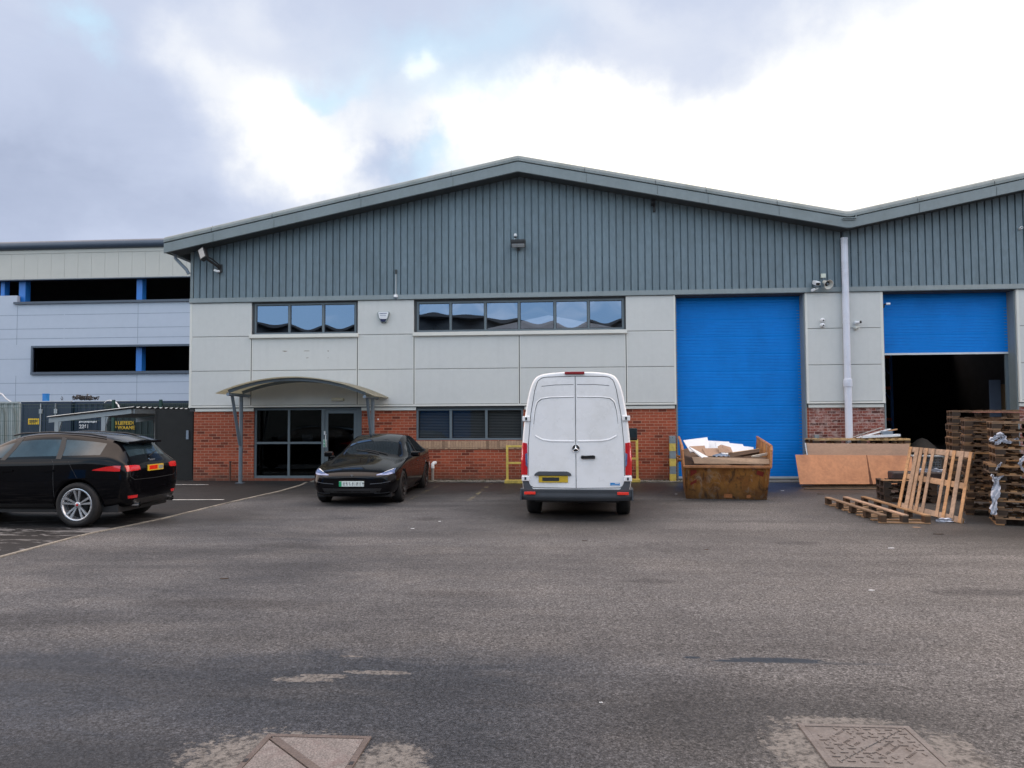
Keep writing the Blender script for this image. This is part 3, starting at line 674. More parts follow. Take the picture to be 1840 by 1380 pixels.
# entrance
e=MB(); y0=.05; x0,x1,z0,z1=ENT; xm=W(517.5,800)[0]; xd=W(579.5,800)[0]; zt=W(520,796)[1]; xr=W(637,800)[0]
for a in ((x0,x1,z0,z0+.07),(x0,x1,z1-.05,z1),(x0,x0+.06,z0+.07,z1-.05),(x1-.14,x1,z0+.07,z1-.05),(xm-.03,xm+.03,z0+.07,z1-.05),(xd-.05,xd+.04,z0+.07,z1-.05),(x0+.06,xm-.03,zt-.03,zt+.03),(xm+.03,xd-.05,zt-.03,zt+.03)): e.box(a[0],a[1],y0,y0+.07,a[2],a[3])
ef=e.build('entrance_screen',M['frame'],u,bevel=.004)
for a,b,c,d in ((x0+.06,xm-.03,z0+.07,zt-.03),(x0+.06,xm-.03,zt+.03,z1-.05),(xm+.03,xd-.05,z0+.07,zt-.03),(xm+.03,xd-.05,zt+.03,z1-.05)):
    g=MB(); g.box(a,b,y0+.03,y0+.04,c,d); g.build('pane',M['glasslow'],ef)
dr=MB(); dx0,dx1=xd+.045,x1-.145
for a in ((dx0,dx0+.09,z0+.07,z1-.06),(dx1-.09,dx1,z0+.07,z1-.06),(dx0+.09,dx1-.09,z0+.07,z0+.22),(dx0+.09,dx1-.09,z1-.15,z1-.06)): dr.box(a[0],a[1],y0+.01,y0+.06,a[2],a[3])
do=dr.build('entrance_door',M['frame'],u,bevel=.004)
g=MB(); g.box(dx0+.09,dx1-.09,y0+.03,y0+.04,z0+.22,z1-.15); g.build('pane',M['glasslow'],do)
g=MB(); g.tube([(dx0+.04,y0-.0,.95),(dx0+.04,y0-.05,.97),(dx0+.04,y0-.05,1.25),(dx0+.04,y0-.0,1.27)],.012,8); g.build('handle',M['rail'],do)
(sx0,sz1),(sx1,sz0)=W(580.8,790,.04),W(587,803.5,.04)
g=MB(); g.box(sx0,sx1,.034,.048,sz0,sz1); gs=g.build('door_notice',M['white'],u)
g=MB(); mx=(sx0+sx1)/2; hz=(sz1-sz0)/2
for a in ((sx0+.012,mx-.006,sz0+.012,sz0+hz-.008),(mx+.006,sx1-.012,sz0+.012,sz0+hz-.008),(sx0+.012,mx-.006,sz0+hz+.008,sz1-.012),(mx+.006,sx1-.012,sz0+hz+.008,sz1-.012)): g.box(a[0],a[1],.031,.035,a[2],a[3])
g.build('green_symbol',M['green'],gs)
(a,b)=W(583.5,778,.04); g=MB(); g.box(a-.022,a+.022,.02,.052,b-.05,b+.05); g.build('entry_keypad',M['white'],u,bevel=.006)
(px0,pz1),(px1,pz0)=W(543,781,.1),W(562,794,.1)
g=MB(); g.box(px0,px1,.096,.099,pz0,pz1); g.build('paper_notice',M['paper'],u)
# dim lobby behind the screen
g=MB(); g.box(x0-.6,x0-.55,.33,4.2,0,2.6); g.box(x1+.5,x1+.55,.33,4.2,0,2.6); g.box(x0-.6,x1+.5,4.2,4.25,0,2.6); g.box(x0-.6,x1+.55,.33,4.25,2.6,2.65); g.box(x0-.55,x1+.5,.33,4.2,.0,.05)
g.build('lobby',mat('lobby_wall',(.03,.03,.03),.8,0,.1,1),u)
g=MB(); g.box(-7.3,-6.9,2.8,3.1,.05,1.15); g.box(-7.35,-6.85,2.75,3.15,1.152,1.2); g.build('lobby_desk',M['galv'],u)
# downpipe at the valley
xp=W(1517,600)[0]
g=MB(); zb=.1; g.tube([(xp,-.17,6.34),(xp,-.17,2.55)],.086,16); g.tube([(xp,-.17,2.55),(xp,-.17,.05)],.092,16); g.build('downpipe',M['pvc'],u)
g=MB(); g.lathe([(.088,0),(.108,.01),(.112,.10),(.108,.2),(.088,.22)],(xp,-.17,2.45),n=20); g.lathe([(.086,0),(.094,.0),(.094,.03),(.086,.03)],(xp,-.17,4.12),n=20); g.lathe([(.0,.03),(.09,.02),(.093,0),(.086,-.04)],(xp,-.17,6.35),n=20)
g.build('pipe_collar',M['pvc'],u)
g=MB(); 
for z in (2.56,4.2,5.6): g.box(xp-.05,xp+.05,-.09,-.02,z,z+.03)
g.build('pipe_bracket',M['galv'],u)
# canopy over the entrance
cy0,cy1=-1.52,-.07
aL=W(387,706,cy0); aA=W(517,676.5,cy0); aR=W(674,711,cy0)
def circ(p,q,r):
    ax,ay=p;bx,by=q;cx,cy=r; d=2*(ax*(by-cy)+bx*(cy-ay)+cx*(ay-by))
    ux=((ax*ax+ay*ay)*(by-cy)+(bx*bx+by*by)*(cy-ay)+(cx*cx+cy*cy)*(ay-by))/d
    uy=((ax*ax+ay*ay)*(cx-bx)+(bx*bx+by*by)*(ax-cx)+(cx*cx+cy*cy)*(bx-ax))/d
    return ux,uy,math.hypot(ax-ux,ay-uy)
ux,uy,ur=circ(aL,((aL[0]+aR[0])/2,aA[1]),aR)
t0=math.atan2(aL[1]-uy,aL[0]-ux); t1=math.atan2(aR[1]-uy,aR[0]-ux)
cn=None
M['grp']=mat('canopy_sheet_translucent',(.50,.48,.40),.45,0,.12,1.5,dirt=(.25,.25,.17),dirt_amt=.6,dirt_scale=1.6)
_t=M['grp'].node_tree; _n=N(_t); _o=[q for q in _t.nodes if q.type=='OUTPUT_MATERIAL'][0]; _b=[q for q in _t.nodes if q.type=='BSDF_PRINCIPLED'][0]
_tl=_n.n('ShaderNodeBsdfTranslucent'); _tl.inputs['Color'].default_value=(.62,.60,.50,1); _mx=_n.n('ShaderNodeMixShader'); _mx.inputs[0].default_value=.6
_n.l(_b.outputs[0],_mx.inputs[1]); _n.l(_tl.outputs[0],_mx.inputs[2]); _n.l(_mx.outputs[0],_o.inputs[0])
def arc(r,a0=0,a1=1,n_=28): return [(ux+r*math.cos(t0+(t1-t0)*(a0+(a1-a0)*i/n_)),uy+r*math.sin(t0+(t1-t0)*(a0+(a1-a0)*i/n_))) for i in range(n_+1)]
g=MB(); A=arc(ur); B=arc(ur-.022)
for i in range(28):
    g.hexa([(B[i][0],cy0,B[i][1]),(B[i+1][0],cy0,B[i+1][1]),(B[i+1][0],cy1,B[i+1][1]),(B[i][0],cy1,B[i][1])],[(A[i][0],cy0,A[i][1]),(A[i+1][0],cy0,A[i+1][1]),(A[i+1][0],cy1,A[i+1][1]),(A[i][0],cy1,A[i][1])])
cn=empty('entrance_canopy',(0,0,0),0,'arched canopy on slanting posts over the glazed entrance','canopy')
g.build('canopy_roof',M['grp'],cn)
M['canopysteel']=mat('canopy_steel_blue_grey',(.12,.155,.19),.45,.1,.12,2,dirt=(.08,.07,.05),dirt_amt=.4,dirt_scale=4)
for yy in (-1.36,-.50):
    g=MB(); A=arc(ur-.026,.065,.935); B=arc(ur-.105,.065,.935)
    for i in range(28):
        g.hexa([(B[i][0],yy-.035,B[i][1]),(B[i+1][0],yy-.035,B[i+1][1]),(B[i+1][0],yy+.035,B[i+1][1]),(B[i][0],yy+.035,B[i][1])],[(A[i][0],yy-.035,A[i][1]),(A[i+1][0],yy-.035,A[i+1][1]),(A[i+1][0],yy+.035,A[i+1][1]),(A[i][0],yy+.035,A[i][1])])
    g.build('arched_beam',M['canopysteel'],cn)
A=arc(ur-.10,.065,.935)
for (xx,zz),pp in ((A[0],436),(A[-1],649)):
    zz-=.045
    g=MB(); g.tube([(xx,-1.45,zz),(xx,-.10,zz)],.042,12); g.build('purlin_tube',M['galv'],cn)
    g=MB(); g.tube([(xx,-.62,zz-.03),(xx,-.62,zg(-.62))],.052,14); g.build('post',M['canopysteel'],cn)
    g=MB(); g.tube([(xx,-1.18,zz-.03),(xx,-.68,1.02)],.042,12); g.build('strut',M['canopysteel'],cn)
    g=MB(); g.box(xx-.1,xx+.1,-.72,-.52,zg(-.62),zg(-.62)+.02); g.build('base_plate',M['canopysteel'],cn)
# ------------------------------------------------------------------ vehicles
def loft_body(stations,side_rows=5,glass=(),roofglass=(),sub=2,arches=(),arch_r=.38,creases=None):
    """stations: (x,[half section points (y,z)...]) front to back. returns evaluated mesh with material slots 0 body 1 glass 2 dark"""
    ns=len(stations); k=len(stations[0][1]); v=[];full=2*k-2
    for x,pts in stations:
        ring=[(x,y,z) for y,z in pts]+[(x,-y,z) for y,z in pts[-2:0:-1]]
        v+=ring
    f=[];mi=[]
    for i in range(ns-1):
        for j in range(full):
            f.append((i*full+j,i*full+(j+1)%full,(i+1)*full+(j+1)%full,(i+1)*full+j))
            jj=j if j<k-1 else full-1-j
            mi.append(1 if (i,jj) in glass else 0)
    for i,rev in ((0,False),(ns-1,True)):            # end caps as strips of quads
        b=i*full
        for j in range(k-1):
            a,b2,c,d=b+j,b+j+1,b+(full-j-1)%full,b+(full-j)%full
            q=[a,b2,c,d]; q=[x for n_,x in enumerate(q) if x not in q[:n_]]
            if len(q)>2: f.append(q if not rev else q[::-1]); mi.append(2 if False else 0)
    me=bpy.data.meshes.new('tmp'); me.from_pydata(v,[],f)
    for m_ in range(3): me.materials.append(None)
    for p,m_ in zip(me.polygons,mi): p.material_index=m_; p.use_smooth=True
    bm=bmesh.new(); bm.from_mesh(me); bmesh.ops.remove_doubles(bm,verts=bm.verts,dist=1e-5); bmesh.ops.recalc_face_normals(bm,faces=bm.faces)
    if creases:
        cl=bm.edges.layers.float.get('crease_edge') or bm.edges.layers.float.new('crease_edge')
        for e in bm.edges:
            c=creases(e.verts[0].co,e.verts[1].co)
            if c: e[cl]=c
    bm.to_mesh(me); bm.free()
    o=bpy.data.objects.new('tmp',me); C.objects.link(o)
    s=o.modifiers.new('s','SUBSURF'); s.levels=s.render_levels=sub
    cuts=[]
    for ax,az_,w0,w1 in arches:
        for sgn in (1,-1):
            c=MB(); c.lathe([(0,w0*sgn),(arch_r,w0*sgn),(arch_r,w1*sgn),(0,w1*sgn)],(ax,0,az_),'y',40,False)
            co_=c.build('cut',M['black']); cuts.append(co_)
            bmx=bmesh.new(); bmx.from_mesh(co_.data); bmesh.ops.remove_doubles(bmx,verts=bmx.verts,dist=1e-5); bmesh.ops.recalc_face_normals(bmx,faces=bmx.faces); bmx.to_mesh(co_.data); bmx.free()
            b=o.modifiers.new('b','BOOLEAN'); b.operation='DIFFERENCE'; b.object=co_; b.solver='EXACT'
    dg=bpy.context.evaluated_depsgraph_get(); dg.update()
    res=bpy.data.meshes.new_from_object(o.evaluated_get(dg))
    for c in cuts: bpy.data.objects.remove(c)
    bpy.data.objects.remove(o)
    return res
def split_part(me,idx,name,m_,parent,off=0,smooth=True):
    bm=bmesh.new(); bm.from_mesh(me)
    bmesh.ops.delete(bm,geom=[f for f in bm.faces if (f.material_index!=idx if idx==1 else f.material_index==1)],context='FACES')
    me2=bpy.data.meshes.new(name)
    for f in bm.faces: f.material_index=0; f.smooth=smooth
    bm.to_mesh(me2); bm.free(); me2.materials.clear(); me2.materials.append(m_)
    o=bpy.data.objects.new(name,me2); C.objects.link(o); o.parent=parent
    return o
class Surf:
    def __init__(s,me):
        s.bv=BVHTree.FromPolygons([v.co for v in me.vertices],[p.vertices[:] for p in me.polygons])
    def hit(s,a,b,d,off):                             # d: 'F' from front, 'B' from back, 'L' left side, 'R', 'T' top; (a,b)=in-plane coords
        o,dr={'F':(Vector((9,a,b)),Vector((-1,0,0))),'B':(Vector((-9,a,b)),Vector((1,0,0))),'L':(Vector((a,9,b)),Vector((0,-1,0))),
              'R':(Vector((a,-9,b)),Vector((0,1,0))),'T':(Vector((a,b,9)),Vector((0,0,-1)))}[d]
        loc,nr,i,ds=s.bv.ray_cast(o,dr)
        if loc is None: 
            loc,nr,i,ds=s.bv.find_nearest(o+dr*8)
            return loc
        if nr.dot(dr)>0: nr=-nr
        return loc+nr*off
def resamp(pts,n_):
    pts=[Vector(p) for p in pts]; L=[0]
    for a,b in zip(pts,pts[1:]): L.append(L[-1]+(b-a).length)
    out=[]
    for i in range(n_+1):
        t_=L[-1]*i/n_; k=0
        while k<len(L)-2 and L[k+1]<t_: k+=1
        s_=(t_-L[k])/max(1e-9,L[k+1]-L[k]); out.append(pts[k].lerp(pts[k+1],min(1,max(0,s_))))
    return out
def patch(sf,name,top,bot,d,off,m_,parent,nu=14,nv=3,thick=.008,**k):
    A=resamp(top,nu); B=resamp(bot,nu); g=MB(); P=[]
    for i in range(nu+1):
        for j in range(nv+1):
            q=A[i].lerp(B[i],j/nv); P.append(sf.hit(q.x,q.y,d,off))
    ax={'F':(1,0,0),'B':(-1,0,0),'L':(0,1,0),'R':(0,-1,0),'T':(0,0,1)}[d]; ax=Vector(ax)
    n0=len(P); P2=P+[p-ax*(thick+off) for p in P]
    f=[(i*(nv+1)+j,(i+1)*(nv+1)+j,(i+1)*(nv+1)+j+1,i*(nv+1)+j+1) for i in range(nu) for j in range(nv)]
    g.add(P2,f,True)
    rim=[i*(nv+1) for i in range(nu+1)]+[nu*(nv+1)+j for j in range(1,nv+1)]+[i*(nv+1)+nv for i in range(nu-1,-1,-1)]+[j for j in range(nv-1,0,-1)]
    g.add(P2,[(rim[i],rim[(i+1)%len(rim)],rim[(i+1)%len(rim)]+n0,rim[i]+n0) for i in range(len(rim))])
    return g.build(name,m_,parent,**k)
def line(sf,name,pts,w_,d,m_,parent,off=.002,n_=30,closed=False):
    P=resamp(pts,n_); g=MB(); vs=[]
    for i,p in enumerate(P):
        a=P[max(0,i-1)]; b=P[min(len(P)-1,i+1)]; t_=(b-a).normalized(); q=Vector((-t_.y,t_.x))*w_/2
        vs+=[sf.hit(p.x+q.x,p.y+q.y,d,off),sf.hit(p.x-q.x,p.y-q.y,d,off)]
    g.add(vs,[(2*i,2*i+1,2*i+3,2*i+2) for i in range(n_)])
    return g.build(name,m_,parent)
M['darkrim']=mat('wheel_rim_dark',(.03,.032,.035),.3,.5,.1,5)
def wheel(parent,x,y,r,wd,rr,style,steer=0):
    """wheel standing on z=0 of its vehicle; outer face towards sign(y)"""
    s=1 if y>0 else -1
    e=empty('wheel',(x,y,r),0,parent=parent); e.rotation_euler=(0,0,steer)
    t=MB(); h=wd/2
    t.lathe([(rr,-h*.8*s),(rr+.02,-h*.95*s),(r-.05,-h*s),(r-.015,-h*.86*s),(r,-h*.6*s),(r,h*.6*s),(r-.015,h*.86*s),(r-.05,h*s),(rr+.03,h*.97*s),(rr+.006,h*.82*s)],ax='y',n=48)
    for k in (-.35,0,.35): t.lathe([(r+.0015,(k-.03)*h*s),(r+.003,k*h*s),(r+.0015,(k+.03)*h*s)],ax='y',n=40)
    t.build('tyre',M['rubber'],e)
    g=MB()
    g.lathe([(rr+.008,h*.86*s),(rr-.004,h*.93*s),(rr-.022,h*.86*s),(rr-.03,h*.3*s),(rr-.045,-h*.6*s)],ax='y',n=48)
    if style=='spoke':
        for k in range(5):
            for o_ in (-.13,.13):
                a=2*math.pi*k/5+math.pi/2; ao=a+o_*1.15; ai=a+o_*1.6
                def pt(ang,rad,yy): return Vector((math.cos(ang)*rad,yy,math.sin(ang)*rad))
                w0,w1=.013,.024
                tng=Vector((-math.sin(a),0,math.cos(a)))
                p0=pt(ai,.055,h*.62*s); p1=pt(ao+ (o_*.35),rr-.012,h*.86*s)
                g.hexa([p0-tng*w0+Vector((0,-.03*s,0)),p0+tng*w0+Vector((0,-.03*s,0)),p1+tng*w1+Vector((0,-.02*s,0)),p1-tng*w1+Vector((0,-.02*s,0))],[p0-tng*w0*.8,p0+tng*w0*.8,p1+tng*w1*.9,p1-tng*w1*.9])
        g.lathe([(.0,h*.74*s),(.035,h*.74*s),(.05,h*.66*s),(.055,h*.4*s)],ax='y',n=24)
    elif style=='turbine':
        for k in range(10):
            a=2*math.pi*k/10; g.hexa([(math.cos(a+q)*rd,h*yy*s,math.sin(a+q)*rd) for q,rd,yy in ((-.25,.06,.5),(.25,.06,.5),(.14,rr-.02,.7),(-.08,rr-.02,.7))],[(math.cos(a+q)*rd,h*yy*s,math.sin(a+q)*rd) for q,rd,yy in ((-.25,.06,.7),(.25,.06,.7),(.14,rr-.02,.86),(-.08,rr-.02,.86))])
        g.lathe([(.0,h*.76*s),(.05,h*.76*s),(.07,h*.6*s)],ax='y',n=24)
    else:
        g.lathe([(0,h*.7*s),(.09,h*.7*s),(.10,h*.4*s),(rr-.05,h*.25*s),(rr-.02,h*.6*s)],ax='y',n=36)
    g.build('rim',{'spoke':M['alloy'],'steel':M['bumper'],'turbine':M['darkrim']}[style],e)
    d=MB(); d.lathe([(rr-.03,-.02*s),(0,-.02*s)],ax='y',n=32); d.lathe([(.16,.015*s),(.06,.02*s)],ax='y',n=32); d.build('brake_disc',M['plast'],e)
    if style=='spoke':
        c=MB(); c.lathe([(0,h*.78*s),(.020,h*.76*s),(.024,h*.74*s)],ax='y',n=20); c.build('hub_cap',M['red'],e)
    return e

# ---------- black saloon facing the viewer
def sec(zb,ys,ym,zm,yb,zbt,yr,zr,zc,zs=None,gb=.03):
    return [(0,zb),(ys*.8,zb),(ys,zb+.07),(ym,zm),(yb,zbt),(yb-gb,zbt+.025),(yr+.03,zr-.045 if zr-zbt>.1 else zr-.015),(yr-.03,zr),(yr*.5,(zr+2*zc)/3+.004),(0,zc)]
st=[(2.37,sec(.30,.50,.60,.42,.55,.53,.42,.565,.575)),
    (2.33,sec(.22,.68,.76,.42,.70,.585,.52,.62,.635)),
    (2.20,sec(.17,.80,.865,.45,.82,.66,.62,.69,.715)),
    (1.90,sec(.15,.86,.915,.50,.885,.735,.66,.765,.805)),
    (1.50,sec(.15,.88,.925,.56,.90,.815,.66,.83,.875)),
    (1.05,sec(.15,.88,.92,.60,.885,.865,.66,.885,.94)),
    (.78,sec(.15,.88,.92,.60,.88,.885,.70,.925,.99)),
    (.35,sec(.15,.88,.92,.60,.88,.90,.625,1.19,1.245)),
    (-.08,sec(.15,.88,.92,.60,.88,.915,.58,1.365,1.415)),
    (-.55,sec(.15,.88,.92,.60,.88,.925,.60,1.41,1.445)),
    (-1.05,sec(.15,.88,.92,.60,.885,.94,.60,1.365,1.415)),
    (-1.5,sec(.16,.88,.925,.60,.895,.96,.60,1.25,1.315)),
    (-1.9,sec(.18,.87,.92,.60,.88,.98,.62,1.10,1.15)),
    (-2.15,sec(.22,.84,.89,.62,.84,.97,.64,1.03,1.06)),
    (-2.33,sec(.28,.74,.80,.62,.76,.90,.55,.98,1.00)),
    (-2.37,sec(.36,.60,.68,.60,.66,.82,.45,.88,.90))]
gl=set()
for i in (6,7): gl|={(i,7),(i,8)}
for i in (7,8,9,10): gl.add((i,5))
for i in (8,9): gl|={(i,7),(i,8)}
for i in (10,11): gl|={(i,7),(i,8)}
me=loft_body(st,glass=gl,arches=((1.50,.34,.62,1.2),(-1.375,.34,.62,1.2)),arch_r=.365)
car=empty('saloon_car',(0,0,0),0,'black electric saloon car parked nose out in front of the entrance','car')
split_part(me,0,'body',M['carblack'],car); split_part(me,1,'glazing',M['carglass'],car); sf=Surf(me)
g=MB(); g.box(-2.1,2.15,-.78,.78,.17,.30); g.build('underbody',M['plast'],car)
for x,y,stv in ((1.50,.80,0),(1.50,-.80,0),(-1.375,.80,0),(-1.375,-.80,0)): wheel(car,x,y,.335,.23,.235,'turbine',stv)
for s in (1,-1):
    patch(sf,'headlamp',[(s*.50,.632),(s*.62,.668),(s*.74,.715),(s*.82,.745)],[(s*.50,.618),(s*.62,.622),(s*.74,.628),(s*.835,.655)],'F',.004,M['lens'],car,16,3)
    patch(sf,'daytime_lamp',[(s*.64,.678),(s*.72,.710),(s*.79,.736)],[(s*.64,.672),(s*.72,.702),(s*.79,.726)],'F',.008,M['white'],car,12,1)
    patch(sf,'intake_trim',[(s*.38,.455),(s*.6,.47),(s*.78,.50)],[(s*.38,.44),(s*.6,.458),(s*.78,.492)],'F',.004,M['bumper'],car,14,1)
    patch(sf,'splitter_trim',[(s*.46,.262),(s*.66,.268),(s*.76,.275)],[(s*.46,.252),(s*.66,.258),(s*.76,.266)],'F',.005,M['bumper'],car,10,1)
    m_=MB(); m_.obox((.62,s*1.0,.985),(.16,.19,.12),(0,0,s*R(-8))); mo=m_.build('door_mirror',M['carblack'],car,bevel=.035,seg=3)
    m_=MB(); m_.obox((.66,s*.90,.935),(.05,.10,.03)); m_.build('mirror_arm',M['plast'],mo)
    for tx in (.15,-.95): line(sf,'door_seam',[(tx+.55,.30),(tx+.50,.60),(tx+.47,.88)],.007,'L' if s>0 else 'R',M['seam'],car,n_=14)
    patch(sf,'pillar',[(-.33,.97),(-.33,1.30)],[(-.40,.97),(-.40,1.30)],'L' if s>0 else 'R',.003,M['plast'],car,10,1)
    for hx in (-.15,-1.05): patch(sf,'door_handle',[(hx,.80),(hx-.2,.805)],[(hx,.775),(hx-.2,.78)],'L' if s>0 else 'R',.004,M['plast'],car,6,1)
patch(sf,'lower_intake',[(-.62,.36),(0,.35),(.62,.36)],[(-.56,.265),(0,.26),(.56,.265)],'F',.003,M['plast'],car,14,2)
line(sf,'bonnet_seam',[(-.80,.655),(-.60,.60),(-.3,.587),(0,.584),(.3,.587),(.60,.60),(.80,.655)],.008,'F',M['seam'],car)
# badge, plate
g=MB(); bx=sf.hit(0,.612,'F',.004)
g.obox((bx.x,0,.626),(.008,.075,.010)); g.obox((bx.x+.004,0,.634),(.006,.05,.006)); g.prism([(-.012,.620),(.012,.620),(.003,.572),(-.003,.572)],bx.x,bx.x+.008,'x'); g.build('badge',M['chrome'],car)
px=sf.hit(0,.44,'F',0).x
g=MB(); g.box(px+.002,px+.014,-.26,.26,.395,.505); pl=g.build('number_plate',M['plateW'],car,bevel=.004)
g=MB(); g.box(px+.0145,px+.016,-.258,-.205,.397,.503); g.build('green_flash',M['green'],pl)      # viewer's left is -y here
g=MB(); rr=random.Random(5)
for i in range(7):
    y=-.165+i*.062+(.03 if i>3 else 0); 
    for q in range(2): g.box(px+.0145,px+.016,y+rr.uniform(-.015,0),y+rr.uniform(.01,.025),.42+q*.03,.44+q*.04)
M['smudge']=mat('plate_smudge_grey',(.20,.22,.22),.6,0,.3,20); g.build('blurred_characters',M['smudge'],pl)
g=MB(); g.obox((.25,-.1,1.30),(.03,.05,.05)); 
for s in (1,-1):
    w_=MB(); w_.tube([sf.hit(.80,s*.1+.3,'T',.02),sf.hit(.62,s*.1-.25,'T',.015)],.008,6); w_.build('wiper',M['plast'],car)
f1=Vector(G(645,897)); 
car.location=(-4.50,-2.85,zg(-4.3)); car.rotation_euler=(0,0,R(-89.0))
CARS={'sedan':car}

# ---------- black SUV at the left, tail towards the building corner
def sec2(zb,ys,ym,zm,yb,zbt,yr,zr,zc): return [(0,zb),(ys*.8,zb),(ys,zb+.09),(ym,zm),(yb,zbt),(yb-.03,zbt+.03),(yr+.035,zr-.05 if zr-zbt>.12 else zr-.012),(yr-.03,zr),(yr*.5,(zr+2*zc)/3+.004),(0,zc)]
st=[(2.37,sec2(.35,.60,.70,.55,.66,.80,.5,.86,.88)),(2.30,sec2(.28,.76,.84,.58,.80,.92,.62,.95,.97)),(2.05,sec2(.25,.86,.93,.62,.90,1.0,.68,1.02,1.06)),
    (1.45,sec2(.24,.90,.965,.68,.93,1.06,.70,1.08,1.13)),(.95,sec2(.24,.90,.955,.70,.92,1.09,.70,1.115,1.17)),(.70,sec2(.24,.90,.95,.70,.915,1.10,.74,1.15,1.22)),
    (.25,sec2(.24,.90,.95,.70,.91,1.11,.66,1.42,1.46)),(-.10,sec2(.24,.90,.95,.70,.91,1.115,.61,1.58,1.61)),(-.60,sec2(.24,.90,.95,.70,.91,1.12,.60,1.625,1.65)),
    (-1.1,sec2(.24,.90,.955,.72,.915,1.135,.59,1.61,1.64)),(-1.45,sec2(.24,.90,.965,.74,.925,1.15,.57,1.575,1.61)),(-1.80,sec2(.26,.89,.96,.76,.91,1.17,.555,1.52,1.56)),
    (-1.98,sec2(.28,.87,.945,.78,.885,1.175,.56,1.44,1.48)),(-2.17,sec2(.30,.85,.925,.78,.865,1.10,.66,1.16,1.20)),(-2.28,sec2(.34,.80,.89,.74,.845,1.02,.66,1.07,1.09)),(-2.32,sec2(.45,.66,.78,.70,.76,.92,.55,.97,.98))]
gl=set()
for i in (5,6): gl|={(i,7),(i,8)}
for i in (6,7,8,9,10): gl.add((i,5))
gl|={(12,7),(12,8)}
me=loft_body(st,glass=gl,arches=((1.45,.40,.66,1.2),(-1.43,.40,.66,1.2)),arch_r=.425)
car=empty('suv_car',(0,0,0),0,'black sport utility car with silver spoked wheels at the far left','car')
split_part(me,0,'body',M['carblack'],car)
M['suvglass']=mat('suv_glass_blue_tinted',(.02,.035,.045),.04,0,.6,2.2,coat=.45,spec=.35,roughvar=.01)
split_part(me,1,'glazing',M['suvglass'],car); sf=Surf(me)
for x,y in ((1.45,.83),(1.45,-.83),(-1.43,.83),(-1.43,-.83)): wheel(car,x,y,.385,.255,.275,'spoke')
g=MB(); g.box(-2.1,2.1,-.80,.80,.24,.42); g.build('underbody',M['plast'],car)
for s,d in ((1,'L'),(-1,'R')):
    patch(sf,'tail_lamp',[(-1.70,.985),(-1.92,1.035),(-2.08,1.055),(-2.17,1.05)],[(-1.70,.975),(-1.92,.965),(-2.08,.955),(-2.17,.955)],d,.006,M['red'],car,16,3)
    patch(sf,'rear_lamp',[(s*.50,1.035),(s*.62,1.05),(s*.84,1.05)],[(s*.50,.965),(s*.62,.955),(s*.84,.95)],'B',.008,M['red'],car,12,3)
    patch(sf,'bumper_reflector',[(s*.56,.53),(s*.80,.53)],[(s*.58,.48),(s*.78,.48)],'B',.006,M['red'],car,8,1)
    line(sf,'door_seam',[(-1.02,.36),(-1.0,.75),(-.98,1.1),(-.93,1.16)],.008,d,M['seam'],car,n_=16)
    line(sf,'door_seam',[(.02,.36),(.02,.75),(.05,1.12)],.008,d,M['seam'],car,n_=16)
    line(sf,'fender_seam',[(-1.45,.82),(-1.30,1.05),(-1.25,1.13)],.006,d,M['seam'],car,n_=10)
    patch(sf,'pillar',[(-.07,1.15),(-.17,1.34),(-.24,1.54)],[(.03,1.15),(-.07,1.34),(-.14,1.54)],d,.004,M['plast'],car,10,2)
    patch(sf,'pillar',[(-1.10,1.17),(-1.08,1.36),(-1.03,1.53)],[(-1.0,1.17),(-.98,1.36),(-.94,1.55)],d,.004,M['plast'],car,10,2)
    patch(sf,'sill_trim',[(1.0,.40),(-.98,.40)],[(1.0,.29),(-.98,.29)],d,.006,M['plast'],car,14,2)
    for hx in (-.05,-.80): patch(sf,'door_handle',[(hx,.975),(hx-.2,.985)],[(hx,.95),(hx-.2,.96)],d,.022,M['carblack'],car,8,2,thick=.02)
    rl=MB(); rl.tube([(.0,s*.585,1.575),(-.15,s*.585,1.612),(-.7,s*.575,1.638),(-1.4,s*.555,1.598),(-1.7,s*.54,1.545)],.014,8); rl.build('roof_rail',M['plast'],car)
    m_=MB(); m_.obox((.60,s*1.06,1.19),(.17,.22,.15),(0,0,s*R(-8))); m_.build('door_mirror',M['carblack'],car,bevel=.04,seg=3)
    m_=MB(); m_.tube([(-2.35,s*.56,.36),(-2.20,s*.56,.36)],.045,16,cap=False); m_.build('exhaust_tip',M['chrome'],car)
# tailgate glass surround, spoiler, plate, badge
g=MB()
g.grid(lambda u_,v_:(-1.84-.28*v_,(-.57+1.14*u_)*(1-.05*v_),1.525+.012*math.sin(math.pi*u_)-.075*v_+.02*(1-(2*u_-1)**2)),14,6)
g.grid(lambda u_,v_:(-1.84-.28*v_,(-.57+1.14*u_)*(1-.05*v_),1.495-.07*v_),14,6)
g.box(-2.125,-2.115,-.54,.54,1.425,1.462)
g.build('roof_spoiler',M['carblack'],car)
px=sf.hit(0,1.0,'B',0).x
g=MB(); g.box(px-.012,px-.002,-.27,.27,.925,1.035); pl=g.build('number_plate',M['plateY'],car,bevel=.003)
g=MB(); g.box(px-.0135,px-.0125,-.06,.22,.945,1.02); g.build('reddish_smudge',M['redlit'],pl)
g=MB(); g.box(px-.0135,px-.0125,-.25,-.1,.945,1.01); g.build('grey_smudge',M['smudge'],pl)
g=MB(); q=sf.hit(0,1.115,'B',.006); g.obox(q,(.01,.16,.022),(0,R(-20),0)); g.obox((q.x,.10,q.z+.012),(.008,.05,.01),(R(25),R(-20),0)); g.build('badge',M['chrome'],car)
q=sf.hit(.62,.86,'B',.006); g=MB(); g.obox(q,(.006,.13,.014)); g.build('model_badge',M['chrome'],car)
